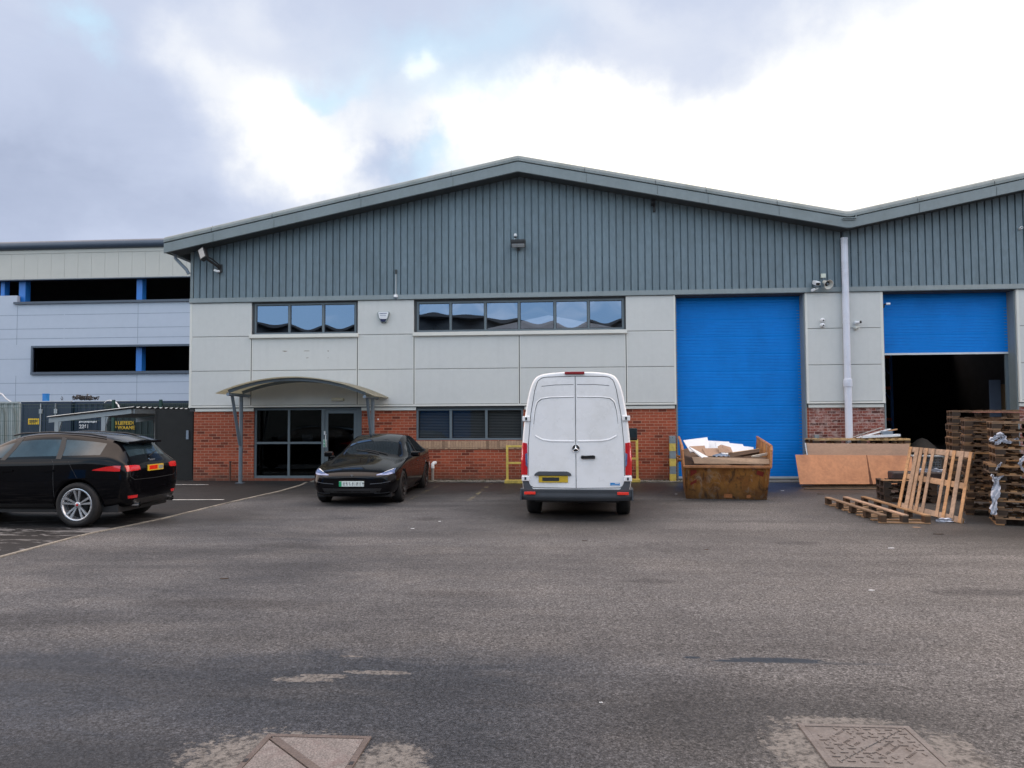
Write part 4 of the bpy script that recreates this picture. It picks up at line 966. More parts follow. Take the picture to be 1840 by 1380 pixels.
line(sf,'tailgate_seam',[(-.80,1.06),(-.78,.86),(-.66,.80),(0,.79),(.66,.80),(.78,.86),(.80,1.06)],.008,'B',M['seam'],car)
patch(sf,'rear_diffuser',[(-.66,.46),(0,.46),(.66,.46)],[(-.6,.36),(0,.36),(.6,.36)],'B',.006,M['plast'],car,12,2)
w_=MB(); w_.tube([sf.hit(-2.2,.05,'T',.02),sf.hit(-2.12,-.35,'T',.015)],.008,6); w_.build('rear_wiper',M['plast'],car)
car.location=(-8.50-1.43,-7.06,zg(-7.4)+.0); car.rotation_euler=(0,0,R(180))
CARS['suv']=car

# ---------- white panel van seen from behind
def sv(top,zb=.36,w=1.0,y2=None):
    k=(top-.36)/(2.62-.36)
    zz=lambda z: .36+(z-.36)*k
    return [(0,zb),(.70*w,zb),(.93*w,zb+.03),(.985*w,zz(.72)),(.975*w,zz(1.30)),(.915*w,zz(1.85)),(.835*w,zz(2.30)),(.745*w,zz(2.52)),(.60*w,zz(2.60)),(0,zz(2.63))]
st=[(-2.97,sv(2.62,.40,.985)),(-2.955,sv(2.635,.37,.997)),(-2.80,sv(2.65)),(-1.2,sv(2.66)),(.6,sv(2.66)),(1.25,sv(2.62)),(1.60,sv(2.30)),(2.05,sv(1.72,.33,.99)),(2.25,sv(1.32,.33,.98)),(2.70,sv(1.16,.33,.95)),(2.92,sv(.98,.34,.88)),(2.97,sv(.85,.38,.80))]
gl={(5,7),(5,8),(6,7),(6,8),(5,4),(6,4)}
me=loft_body(st,glass=gl,arches=((1.75,.36,.70,1.3),(-1.92,.36,.70,1.3)),arch_r=.40)
van=empty('panel_van',(0,0,0),0,'white panel van seen from behind, parked against the building','van')
split_part(me,0,'body',M['vanwhite'],van); split_part(me,1,'glazing',M['carglass'],van); sf=Surf(me)
for x,y in ((1.75,.86),(1.75,-.86),(-1.92,.84),(-1.92,-.84)): wheel(van,x,y,.36,.235 if x>0 else .26,.215,'steel')
g=MB(); g.box(-2.8,2.8,-.75,.75,.30,.42); g.tube([(-1.92,-.8,.36),(-1.92,.8,.36)],.06,10); g.build('chassis',M['plast'],van)
# rear doors: two proud leaves with their pressed outline (y runs to the viewer's left)
half=[(0,2.555),(.50,2.545),(.60,2.53),(.675,2.47),(.725,2.31),(.80,1.88),(.845,1.37),(.855,.95),(.852,.70),(.825,.61),(.76,.575),(0,.565)]
for s in (1,-1): line(sf,'door_seam',[(s*a,b) for a,b in half],.010,'B',M['seam'],van,off=.003,n_=90)
line(sf,'centre_seam',[(0,2.56),(0,.565)],.010,'B',M['seam'],van,off=.0035,n_=40)
M['vancrease']=M['vanwhite']
for s in (1,-1):
    # recessed upper panel drawn by its pressed ridge, real relief
    pts=[(s*.03,2.185),(s*.45,2.178),(s*.62,2.155),(s*.69,2.09),(s*.73,1.95),(s*.765,1.62)]
    A=resamp(pts,30); gg=MB(); vs_=[]
    for i,p in enumerate(A):
        a=A[max(0,i-1)]; b=A[min(30,i+1)]; t_=(b-a).normalized(); q=Vector((-t_.y,t_.x))*s
        for dd,of in ((.016,.001),(.006,.006),(-.003,.006),(-.006,.0005)): vs_.append(sf.hit(p.x+q.x*dd,p.y+q.y*dd,'B',of))
    gg.add(vs_,[(i*4+j,i*4+j+1,(i+1)*4+j+1,(i+1)*4+j) for i in range(30) for j in range(3)]); gg.build('pressed_ridge',M['vanwhite'],van)
    line(sf,'crease_shade_line',[(s*.03,2.178),(s*.45,2.171),(s*.61,2.148),(s*.68,2.085),(s*.72,1.95),(s*.75,1.70)],.008,'B',M['bumper'],van,off=.0025,n_=40)  # flat dark ribbons paint the shade along the pressed creases
    line(sf,'crease_shade_line',[(s*.03,2.405),(s*.35,2.402),(s*.60,2.38)],.010,'B',M['bumper'],van,off=.0015,n_=20)
    pts=[(s*.03,1.395),(s*.45,1.40),(s*.60,1.425),(s*.72,1.49)]
    A=resamp(pts,20); gg=MB(); vs_=[]
    for i,p in enumerate(A):
        for dd,of in ((.022,.0005),(.006,.008),(-.006,.008),(-.02,.0005)): vs_.append(sf.hit(p.x,p.y+dd,'B',of))
    gg.add(vs_,[(i*4+j,i*4+j+1,(i+1)*4+j+1,(i+1)*4+j) for i in range(20) for j in range(3)]); gg.build('pressed_ridge',M['vanwhite'],van)
    for hz in (1.80,.735):
        q=sf.hit(s*(.885 if hz>1 else .905),hz,'B',.0)
        g=MB(); g.box(q.x-.035,q.x+.06,q.y-.075,q.y+.065,hz-.045,hz+.045); ho=g.build('hinge',M['vanwhite'],van,bevel=.012)
        g=MB(); g.box(q.x-.040,q.x-.0355,q.y-.02,q.y+.012,hz-.025,hz+.025); g.build('hinge_pin',M['black'],ho)
    lt=patch(sf,'tail_lamp',[(s*.868,1.36),(s*.93,1.375),(s*.975,1.36)],[(s*.865,.80),(s*.91,.80),(s*.968,.80)],'B',.012,M['red'],van,5,14,thick=.03)
    patch(sf,'clear_lens',[(s*.866,1.19),(s*.905,1.17)],[(s*.864,.93),(s*.895,.98)],'B',.016,M['lens'],lt,4,6)
    patch(sf,'tail_lamp_side',[(-2.96,1.36),(-2.86,1.30)],[(-2.96,.80),(-2.90,.80)],'L' if s>0 else 'R',.008,M['red'],lt,4,8)
    patch(sf,'bumper_corner',[(s*.865,.70),(s*.93,.70),(s*.985,.70)],[(s*.70,.44),(s*.85,.44),(s*.985,.44)],'B',.012,M['bumper'],van,8,8,thick=.03)
    m_=MB(); m_.obox((2.02,s*1.17,1.42),(.10,.20,.30),(0,0,0)); mo=m_.build('door_mirror',M['plast'],van,bevel=.03,seg=3)
    m_=MB(); m_.obox((1.967,s*1.17,1.45),(.004,.16,.20)); m_.build('mirror_glass',M['suvglass'],mo)
    m_=MB(); m_.obox((2.05,s*1.02,1.28),(.05,.14,.06)); m_.build('mirror_arm',M['plast'],mo)
# bumper bar
g=MB()
def bp(u_,v_):
    y=-1.0+2.0*u_; zz=.545-.20*v_; xx=-3.02+.10*abs(2*u_-1)**4 + (0 if v_<.7 else .06*(v_-.7)/.3) - (.015 if v_<.15 else 0)
    return (xx,y,zz)
g.grid(bp,24,8); g.add([bp(i/24,0) for i in range(25)]+[(-2.85,-1+2*i/24,.56) for i in range(25)],[(i,i+1,26+i,25+i) for i in range(24)],True)
for s in (1,-1): g.box(-2.95,-2.3,s*.975,s*1.0,.345,.54)
g.build('rear_bumper',M['bumper'],van)
for s in (1,-1):
    g=MB(); g.box(-3.025,-2.99,s*.72,s*.92,.455,.505); g.build('reflector',M['redlit'],van,bevel=.006)
# brake lamp, handles, plate, star, sticker
q=sf.hit(0,2.60,'B',0)
g=MB(); g.box(-3.0,-2.90,-.165,.185,2.585,2.635); g.build('high_brake_lamp',mat('brake_lamp_dark_red',(.22,.015,.02),.25,0,.1,6),van,bevel=.012)
q=sf.hit(.4,.82,'B',0); g=MB(); g.prism([(.08,.79),(.10,.835),(.16,.862),(.66,.862),(.72,.835),(.745,.79)],q.x-.035,q.x+.02,'x'); g.build('plate_lamp_bar',M['bumper'],van,bevel=.008)
g=MB(); g.box(q.x-.014,q.x-.003,.145,.665,.665,.785); pl=g.build('number_plate',M['plateY'],van,bevel=.003)
g=MB(); g.box(q.x-.0165,q.x-.0145,.30,.60,.69,.755); g.build('dark_smudge',M['seam'],pl)
q=sf.hit(-.2,1.12,'B',0); g=MB(); g.obox((q.x-.02,-.215,1.115),(.03,.25,.055)); g.lathe([(0,-.0),(.035,0),(.03,.01)],(q.x-.035,-.12,1.115),'x',16); g.obox((q.x-.03,-.235,1.135),(.04,.17,.02),(R(-4),0,0)); g.build('door_handle',M['plast'],van,bevel=.012)
q=sf.hit(0,1.27,'B',0); g=MB(); g.lathe([(0,0),(.060,0),(.066,.015)],(q.x-.014,0,1.27),'x',30); bo=g.build('badge',M['plast'],van)
g=MB(); g.lathe([(.060,0),(.066,-.006),(.072,0),(.066,.004)],(q.x-.018,0,1.27),'x',36)
for a in (90,210,330):
    a=R(a); t_=Vector((0,math.cos(a),math.sin(a))); nn=Vector((0,-math.sin(a),math.cos(a))); c0=Vector((q.x-.018,0,1.27))
    g.add([c0+nn*.011,c0-nn*.011,c0+t_*.064,c0+Vector((-.008,0,0))],[(0,1,3),(1,2,3),(2,0,3)])
g.build('star',M['chrome'],bo)
g=MB(); q=sf.hit(-.68,.64,'B',0); g.box(q.x-.006,q.x-.003,-.765,-.60,.615,.665); so_=g.build('sticker',mat('sticker_blue',(.02,.22,.55),.4),van)
g=MB(); g.box(q.x-.0075,q.x-.0065,-.755,-.68,.648,.66); g.box(q.x-.0075,q.x-.0065,-.75,-.62,.620,.627); g.build('sticker_print',M['white'],so_)
vx=W(1035,860,-7.05)[0]
van.location=(vx+.147,-7.05+3.0,zg(-6.1)); van.rotation_euler=(0,0,R(87.2))
CARS['van']=van
print('VANX',vx)
# ------------------------------------------------------------------ helpers for loose things
def wp(px,py,y): x,z=W(px,py,y); return Vector((x,y,z))
def slab(name,pts,th,m_,label,cat,group=None,back=True,bevel=.002,sub=0,parent=None):
    """flat board from four corner points (tl,tr,br,bl), thickness th away from the viewer"""
    P=[Vector(p) for p in pts]; c=sum(P,Vector())/4; nn=(P[1]-P[0]).cross(P[3]-P[0]).normalized()
    if nn.dot(c-CAMLOC)<0: nn=-nn
    g=MB(); F=[p-c for p in P]; B=[p-c+nn*th for p in P]
    g.add(F+B,[(0,1,2,3),(7,6,5,4),(0,4,5,1),(1,5,6,2),(2,6,7,3),(3,7,4,0)])
    return g.build(name,m_,parent,loc=c,bevel=bevel,label=label,cat=cat,group=group)
def bil(P,u_,v_): return P[0].lerp(P[1],u_).lerp(P[3].lerp(P[2],u_),v_)   # P: (0,0),(1,0),(1,1),(0,1)
def bar_on(g,P,nn,u0,u1,v0,v1,h0,h1):
    q=[bil(P,*s) for s in ((u0,v0),(u1,v0),(u1,v1),(u0,v1))]
    g.hexa([p+nn*h0 for p in q],[p+nn*h1 for p in q])

# ------------------------------------------------------------------ pallets
def make_pallet(L,Wd,wm,nb=7,H=.144,seed=0,label=None,group='pallets stacked in the yard'):
    r_=random.Random(seed)
    e=empty('pallet',(0,0,0),0,label,'pallet',group)
    g=MB(); bw=.1; gap=(L-nb*bw)/(nb-1)
    for i in range(nb):
        x=-L/2+i*(bw+gap); j=r_.uniform(-.006,.006); b2=bw*r_.uniform(.9,1.05)
        g.box(x,x+b2,-Wd/2+j,Wd/2+j,H-.022,H)
    g.build('deck_board',wm,e)
    for y in (-Wd/2,-.05,Wd/2-.1):
        g=MB(); g.box(-L/2,L/2,y,y+.1,H-.044,H-.0225); g.build('stringer_board',wm,e)
    for y in (-Wd/2+.005,-.045,Wd/2-.095):
        for x in ((-L/2+.003,-.07,L/2-.142) if L>.7 else (-L/2+.003,L/2-.142)):
            g=MB(); g.box(x,x+.14,y,y+.09,.0225,H-.0445); g.build('block',M['woodd'],e)  # near-black blocks: shade of the voids between decks put into the colour
    for x in ((-L/2,-.06,L/2-.12) if L>.7 else (-L/2,L/2-.12)):
        g=MB(); g.box(x,x+.12,-Wd/2,Wd/2,0,.022); g.build('bottom_board',wm,e)
    return e
protoM=[make_pallet(1.2,1.0,M['wood'],7,seed=1),make_pallet(1.2,1.0,M['woodm'],6,seed=2),make_pallet(1.2,.8,M['woody'],7,seed=3),make_pallet(1.0,.8,M['woodd'],6,seed=4),make_pallet(.62,.8,M['wood'],4,seed=5),make_pallet(.62,.8,M['woodm'],4,seed=6)]
used=set()
def pallet(kind,x,y,z,rz,label,group='pallets stacked in the yard'):
    p=protoM[kind]
    if kind in used: p=copy_tree(p)
    used.add(kind); p.location=(x,y,z); p.rotation_euler=(0,0,rz); p['label']=label; p['group']=group
    return p
ORD=['bottom','second','third','fourth','fifth','sixth','seventh','eighth','ninth','tenth','eleventh','twelfth','topmost']
def stack(n_,cx,cy,rz,kinds,where,jit=.02,group='pallets stacked in the yard',H=.1445,skew={}):
    z=zg(cy)
    for i in range(n_):
        k=kinds[i%len(kinds)]; dx_,dy_=random.uniform(-jit,jit),random.uniform(-jit,jit)
        if i in skew: dx_,dy_=skew[i]
        nm='topmost' if i==n_-1 else ORD[i]
        col={0:'brown',1:'dark',2:'pale',3:'dark',4:'brown half-size',5:'dark half-size'}[k]
        pos=('topmost pallet' if i==n_-1 else ('lowest pallet' if i==0 else nm+' pallet up'))
        pallet(k,cx+dx_*math.cos(rz)-dy_*math.sin(rz),cy+dx_*math.sin(rz)+dy_*math.cos(rz),z+i*H,rz+random.uniform(-.015,.015),'%s %s in %s'%(col,pos,where),group)
# front right stack, cut by the frame
A=Vector(G(1792,944)); rz1_=R(-22)
ax_=Vector((math.cos(rz1_),math.sin(rz1_))); ay_=Vector((-ax_.y,ax_.x))
c=A+ax_*.60+ay_*.5
stack(12,c.x,c.y,rz1_,[0,1,0,0,1,0],'the tall stack nearest the right edge',skew={6:(-.09,-.03),0:(-.02,0),3:(.03,.0)})
B=Vector(G(1737,925)); rz2_=R(-22); ax_=Vector((math.cos(rz2_),math.sin(rz2_))); ay_=Vector((-ax_.y,ax_.x))
c2_=B+ax_*.31+ay_*.4
stack(12,c2_.x,c2_.y,rz2_,[5,5,4,5,5],'the middle stack behind the plastic wrap')
B=Vector(G(1722,899)); c3=B+Vector((.66,.30))
stack(13,c3.x,c3.y,R(-18),[1,0,1,1],'the rear stack beside the open shutter')
stack(13,c.x+1.35,c.y+.25,rz1_,[1,0],'the outermost stack past the hanging wrap')
# brown sheet laid over the stacks
zt_=zg(c.y)+12*.1445
slab('cover_board',[(c3.x-.2,c3.y+.1,zt_+.165),(c.x+1.2,c.y+.45,zt_+.115),(c.x+1.1,c.y-.35,zt_+.10),(c.x-.55,c.y-.1,zt_+.145)],.018,mat('reddish_board',(.26,.12,.085),.7,0,.15,3,fine=.2,dirt=(.12,.06,.05),dirt_amt=.5),'reddish brown sheet laid across the tops of the pallet stacks','board')
# small dark stack with black tub on top
D_=Vector(G(1584,903)); c4=D_+Vector((.62,.32))
stack(3,c4.x,c4.y,R(-10),[3],'the low dark stack behind the leaning pallet',group='low dark pallets')
tz=zg(c4.y)+3*.1445
g=MB(); g.box(-.3,.75,-.2,.25,0,.17); g.build('plastic_tub',mat('tub_dark_brown',(.035,.024,.022),.5,0,.2,4),None,loc=(c4.x+.02,c4.y+.02,tz+.002),rot=(0,0,R(-8)),bevel=.035,seg=3,label='dark brown plastic tub on the low dark pallets',cat='tub')
slab('board',[(c4.x-.55,c4.y-.28,tz+.001),(c4.x+.5,c4.y-.42,tz+.001),(c4.x+.5,c4.y-.30,tz+.001),(c4.x-.55,c4.y-.14,tz+.001)],-.015,M['woodn'],'pale plank along the front of the low dark pallets','board')
# long inverted pallet lying on the asphalt
P=[Vector((*G(1583,941),0)),Vector((*G(1673,942),0)),Vector((*G(1556,905),0)),Vector((*G(1482,906.5),0))]
for p in P: p.z=zg(p.y)+.004
org=(P[0]+P[1]+P[2]+P[3])/4; Pl=[p-org for p in P]
e=empty('long_pallet',org,0,'long narrow pallet lying upside down on the asphalt','pallet'); nz_=Vector((0,0,1))
g=MB(); 
for v_ in (0,.12,.27,.36,.5,.62,.74,.87): bar_on(g,Pl,nz_,0,1,v_,v_+.045,0,.02)
bar_on(g,Pl,nz_,0,1,.955,1,0,.02)
g.build('cross_board',M['wood'],e)
for u_ in (.0,.44,.88):
    g=MB(); bar_on(g,Pl,nz_,u_,u_+.12,0,1,.128,.15); g.build('runner_board',M['woodn'] if u_==.44 else M['wood'],e)
    for v_ in (0,.24,.48,.72,.95):
        g=MB(); bar_on(g,Pl,nz_,u_+.004,u_+.116,v_,v_+.05,.0205,.1275); g.build('block',M['woodd'],e)
# slatted pallet leaning on the stacks
def onray(px,py,ref,dist):
    d=ray(px,py).normalized(); oc=CAMLOC-ref; b_=d.dot(oc); cc=oc.dot(oc)-dist*dist; dis=b_*b_-cc
    t_=-b_+math.sqrt(max(0,dis)); return CAMLOC+d*t_
BR=Vector((*G(1728,941),0)); BR.z=zg(BR.y)
x,y=HP(1613,911,.02); BL=Vector((x,y,.02))
TR=onray(1749,813,BR,1.26); TL=onray(1634,803,BL,1.20)
P=[BL,BR,TR,TL]; org=(BL+BR)/2; Pl=[p-org for p in P]
nn=(Pl[1]-Pl[0]).cross(Pl[3]-Pl[0]).normalized(); 
if nn.dot(org-CAMLOC)>0: nn=-nn
e=empty('slatted_pallet',org,0,'pale slatted pallet propped upright against the pallet stacks','pallet')
g=MB(); rr=random.Random(2)
for u_ in (.0,.105,.19,.275,.375,.60,.70,.81,.945):
    j=rr.uniform(-.006,.006); wd_=.048 if u_ not in (.105,.81) else .062
    q=[bil(Pl,u_,0),bil(Pl,u_+wd_,0),bil(Pl,u_+wd_+j,1),bil(Pl,u_+j,1)]
    o_=MB(); o_.hexa([p+nn*.0 for p in q],[p+nn*.02 for p in q]); o_.build('slat',M['woodn'],e,bevel=.002)
for v_ in (.0,.475,.92):
    g=MB(); bar_on(g,Pl,nn,0,1,v_,v_+.085,-.026,-.002); g.build('cross_bar',M['woodn'],e,bevel=.002)
for u_,v_ in ((.92,.0),(.92,.475),(.92,.92),(.10,.92),(.10,.0)):
    g=MB(); bar_on(g,Pl,nn,u_-.02,u_+.07,v_,v_+.085,-.10,-.0265); g.build('block',M['wood'],e)
g=MB(); q0=bil(Pl,.13,.05)-nn*.11; q1=bil(Pl,.10,.93)-nn*.11; g.tube([q0,q1],.028,4); g.build('loose_batten',M['woodn'],e)
# plastic wrap
M['wrap']=mat('plastic_wrap_white',(.50,.52,.60),.35,0,.25,14,fine=.5,bump=.6,bscale=30)
def wrap(name,pts,w_,label,n_=26,seed=1,tw=1.0,parent=None):
    r_=random.Random(seed); A_=resamp(pts,n_); g=MB(); vs_=[]
    for i,p in enumerate(A_):
        a=A_[max(0,i-1)]; b=A_[min(n_,i+1)]; t_=(b-a).normalized(); side=t_.cross((p-CAMLOC).normalized()).normalized(); fr=side.cross(t_)
        ww=w_*(.8+.2*math.sin(i*.45+seed))*(1 if i<n_-3 else .7)*(.6 if i<2 else 1)
        for k in range(6):
            s_=(k/5-.5); vs_.append(p+side*s_*ww+fr*(.03*math.sin(k*2.4+i*.7*tw)+r_.uniform(-.014,.014))+side*r_.uniform(-.012,.012))
    g.add(vs_,[(i*6+k,i*6+k+1,(i+1)*6+k+1,(i+1)*6+k) for i in range(n_) for k in range(5)],True)
    return g.build(name,M['wrap'],parent,label=label,cat='plastic wrap')
fy=A.y-.06
def w3(px,py,dy=0): return wp(px,py,fy+dy)
wrap('plastic_wrap',[w3(1788,857),w3(1791,870),w3(1789,888),w3(1786,905),w3(1785,925)],.13,'long strip of white plastic wrap hanging down the nearest stack',seed=3)
wrap('plastic_wrap',[w3(1781,852),w3(1787,861),w3(1795,860),w3(1803,855)],.06,'knotted plastic wrap end tied above the long hanging strip',n_=16,seed=5)
wrap('plastic_wrap',[w3(1779,793),w3(1787,787),w3(1796,781),w3(1803,786),w3(1790,797)],.10,'bunched white plastic wrap caught high on the stack corner',seed=8)
wrap('plastic_wrap',[w3(1788,798),w3(1800,792),w3(1813,794),w3(1830,788)],.07,'plastic wrap strip stretched sideways from the high bunch',seed=9)
wrap('plastic_wrap',[w3(1789,845),w3(1794,838),w3(1800,831)],.04,'short torn plastic tail above the knotted wrap',n_=12,seed=11)
wrap('plastic_wrap',[w3(1841,818,-.3),w3(1832,832,-.3),w3(1838,846,-.3),w3(1846,852,-.3)],.05,'curled plastic strip at the right edge of the picture',n_=14,seed=12)
wrap('plastic_wrap',[wp(1733,782,B.y-.3),wp(1741,779,B.y-.3),wp(1747,779,B.y-.3)],.04,'scrap of white plastic stuck between pallets of the middle stack',n_=10,seed=13)
# leaning boards left of the pallets
M['hardb']=mat('hardboard_orange_brown',(.50,.215,.095),.5,0,.16,1.3,(1,1,1),fine=.12,dirt=(.24,.09,.04),dirt_amt=.55,dirt_scale=1.6)
M['ply']=mat('plywood_pale_pink',(.50,.31,.21),.6,0,.08,1.6,(1,1,3),fine=.1,dirt=(.30,.2,.15),dirt_amt=.3,dirt_scale=2)
x,y=HP(1437,870.5,.04); bl=Vector((x,y,.045)); x,y=HP(1650,871.5,.04); br=Vector((x,y,.045)); br.y=bl.y+.05
tl=wp(1429,817,bl.y+.28); tr=wp(1645,818.5,bl.y+.33)
ob=slab('hardboard_sheet',[tl,tr,br,bl],.006,M['hardb'],'large orange brown hardboard sheet leaning low in front of paler plywood','board')
oc=ob.location
q=[bil([bl,br,tr,tl],*s) for s in ((.608,0),(.640,0),(.603,1),(.588,1))]; nrm=(br-bl).cross(tl-bl).normalized(); nrm=nrm if nrm.y<0 else -nrm
g=MB(); vs_=[]
for i in range(13):
    v_=i/12; a=q[0].lerp(q[3],v_); b=q[1].lerp(q[2],v_); w_=.35+.5*(1-v_)+.1*math.sin(i*1.7)
    m_=(a+b)/2; vs_+=[m_+(a-m_)*w_+nrm*.003-oc,m_+(b-m_)*w_+nrm*.003-oc]
g.add(vs_,[(2*i,2*i+1,2*i+3,2*i+2) for i in range(12)]); g.build('dark_joint',mat('burnt_joint',(.13,.045,.02),.8,0,.3,6),ob)
yb=bl.y+.40
a=wp(1449.5,796.5,yb+.03); b=wp(1634,797.5,yb+.04); slab('plywood_sheet',[a,b,Vector((b.x,yb-.02,.04)),Vector((a.x+.08,yb-.02,.04))],.018,M['ply'],'pale plywood sheet standing behind the orange brown hardboard','board')
for k,(p0,p1,dz,lb) in enumerate((((1441,873.5),(1582,873.5),.0,'upper batten lying under the hardboard sheet'),((1444,876.5),(1580,876.5),-.03,'lower batten at the front under the hardboard sheet'))):
    x0,y0=HP(*p0,-.01); x1,y1=HP(*p1,-.01); zz=zg(y0)
    g=MB(); g.obox((0,0,0),(x1-x0,.07,.028),(0,0,R(.6*k))); g.build('batten',M['wood'],None,loc=((x0+x1)/2,y0+.02-.06*k,zz+.017+.0*k),bevel=.002,label=lb,cat='batten',group='battens under the board')
x,z=W(1449,812,yb-.05); g=MB(); g.obox((0,0,0),(.03,.012,.36),(0,R(-7),0)); g.build('white_strip',M['white'],None,loc=(x,yb-.05,.86),label='thin white strip standing beside the end of the plywood',cat='strip')
# pallets hidden behind the boards and scraps on top
ya=-.53
xa=W(1497,790,ya)[0]; xb=W(1568,790,ya)[0]+.14
stack(8,xa,ya-.0,R(0),[2],'the stack behind the plywood left of the downpipe',jit=.01,H=.1425,group='pale pallets behind the plywood')
stack(8,xb,ya-.02,R(1),[2],'the stack behind the plywood right of the downpipe',jit=.01,H=.1425,group='pale pallets behind the plywood')
zt2=zg(ya)+7*.1425+.144+.003
def plank(name,p0,p1,w_,th,m_,label,cat='plank',group=None):
    p0,p1=Vector(p0),Vector(p1); d=(p1-p0); L_=d.length; g=MB(); g.box(0,L_,-w_/2,w_/2,0,th)
    q=d.to_track_quat('X','Z'); o=g.build(name,m_,None,loc=p0,bevel=.003,label=label,cat=cat,group=group); o.rotation_mode='XYZ'; o.rotation_euler=q.to_euler(); return o
plank('plank',(xb-.62,ya-.32,zt2+.01),(xb+.22,ya-.15,zt2+.22),.14,.02,M['vanwhite'],'white board sloping up over the scrap pile on the pallets','board')
plank('plank',(xb-.55,ya-.38,zt2+.01),(xb+.38,ya-.32,zt2+.05),.16,.06,M['white'],'flat white trim piece under the sloping white board','board')
plank('plank',(xb-.45,ya-.1,zt2+.03),(xb+.42,ya-.12,zt2+.21),.06,.03,M['woodn'],'raw timber batten crossing the scrap pile','batten')
plank('plank',(xb-.6,ya+.05,zt2+.02),(xb+.1,ya+.0,zt2+.26),.05,.02,M['conc'],'grey batten at the back of the scrap pile','batten')
plank('plank',(xb-.62,ya-.2,zt2+.0),(xb+.3,ya+.1,zt2+.01),.1,.03,M['wood'],'brown batten lying flat beneath the scrap pile','batten')
g=MB(); g.box(-.12,.12,-.1,.1,0,.15); g.tube([(.1,0,.03),(.16,0,.03)],.03,10); g.build('duct_box',M['galv'],None,loc=(W(1593,785,ya-.3)[0],ya-.30,zt2+.03),bevel=.008,label='grey metal duct box beside the white trim on the scrap pile',cat='box')
# wire cage stack behind the leaning pallet
x,y=HP(1664,846,.25); cgx,cgy=W(1664,820,-3.0)[0],-3.0
e=empty('wire_basket_stack',(cgx,cgy,zg(cgy)),R(-8),'stack of grey plastic lattice crates behind the leaning pallet','crate stack')
for k in range(8):
    z0=k*.105
    for j,(a,b) in enumerate(((-.24,.24),)):
        g=MB()
        for zz in (0,.05,.088): g.box(a,b,-.2,-.19,z0+zz,z0+zz+.012); g.box(a,a+.01,-.19,.2,z0+zz,z0+zz+.012)
        for i in range(9): x=a+(b-a)*i/8; g.box(x-.005,x+.005,-.202,-.1905,z0,z0+.1)
        g.box(a+.01,b,.19,.2,z0,z0+.1); g.box(a,b,-.19,.19,z0-.0,z0+.006)
        g.build('lattice_crate',mat('crate_grey',(.19,.21,.23),.6,0,.1,4),e)
g=MB(); g.box(-.32,.30,-.25,.25,.845,.875); g.build('lid',mat('lid_grey',(.30,.32,.33),.5),e,bevel=.01)
# dark sack heap just inside the open doorway
g=MB(); g.lathe([(0,.55),(.12,.5),(.3,.33),(.42,.15),(.48,0)],ax='z',n=14); g.build('sand_heap',mat('heap_brown',(.035,.026,.02),.9,0,.3,5,bump=.6,bscale=8),None,loc=(W(1660,790,.8)[0],.9,.55),label='brown heap of material just inside the open doorway',cat='heap')
g=MB(); g.box(-.5,.5,-.45,.45,0,.52); g.build('crate',M['woodd'],None,loc=(W(1660,790,.8)[0],.9,.03),bevel=.01,label='dark crate under the brown heap in the doorway',cat='crate')
# inside the open unit
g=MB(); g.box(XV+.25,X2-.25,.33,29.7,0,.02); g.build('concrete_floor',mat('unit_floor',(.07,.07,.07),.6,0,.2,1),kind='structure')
e=empty('pallet_rack',(9.6,11,0.02),0,'tall blue and orange pallet rack deep in the dark unit','shelving')
M['orange']=mat('rack_beam_orange',(.55,.07,.01),.5,0,.1,3)
for x in (-2.0,.6,3.2):
    g=MB(); g.box(x,x+.1,0,.08,0,4.4); g.box(x,x+.1,1.0,1.08,0,4.4)
    for z in (.3,1.3,2.3,3.3): g.tube([(x+.05,.08,z),(x+.05,1.0,z+.6)],.02,6)
    g.build('upright_frame',M['bluepaint'],e)
for z in (1.5,2.75,4.0):
    g=MB(); g.box(-1.9,3.2,-.02,.06,z,z+.12); g.box(-1.9,3.2,1.02,1.08,z,z+.12); g.build('beam',M['orange'],e)
bxm=mat('cardboard_brown',(.30,.19,.12),.8,0,.1,3,fine=.1,dirt=(.18,.11,.07),dirt_amt=.3)
for i,(x,z,s_) in enumerate(((-1.7,1.62,.8),(-.7,1.62,.7),(.8,1.62,.9),(1.9,1.62,.8),(-1.6,2.87,.9),(1.0,2.87,.7),(2.2,2.87,.8),(-1.5,.02,.9),(-.4,.02,.8),(1.0,.02,.9),(2.1,.02,.8))):
    g=MB(); g.box(-s_/2,s_/2,-.35,.35,0,s_*.85); g.build('carton',bxm,None,loc=(9.6+x+.45,11.52,.02+z),bevel=.01,label='cardboard carton stored on the dark pallet rack',cat='carton',group='cartons on the rack')
for k,(px,wd_,m_,nm,lb) in enumerate(((1789,.30,mat('locker_blue_grey',(.10,.13,.19),.6,0,.1,2),'blue_sheet','tall blue grey panel standing just inside the right jamb'),(1805,.26,mat('tan_board',(.22,.14,.07),.7,0,.1,2),'tan_sheet','tall tan board standing between blue panel and right jamb'))):
    x=W(px,720,1.6+.1*k)[0]; z=W(px,682+8*k,1.6+.1*k)[1]
    g=MB(); g.box(-wd_/2,wd_/2,0,.04,0,z-.03); g.build(nm,m_,None,loc=(x,1.6+.1*k,.022),bevel=.004,label=lb,cat='panel')

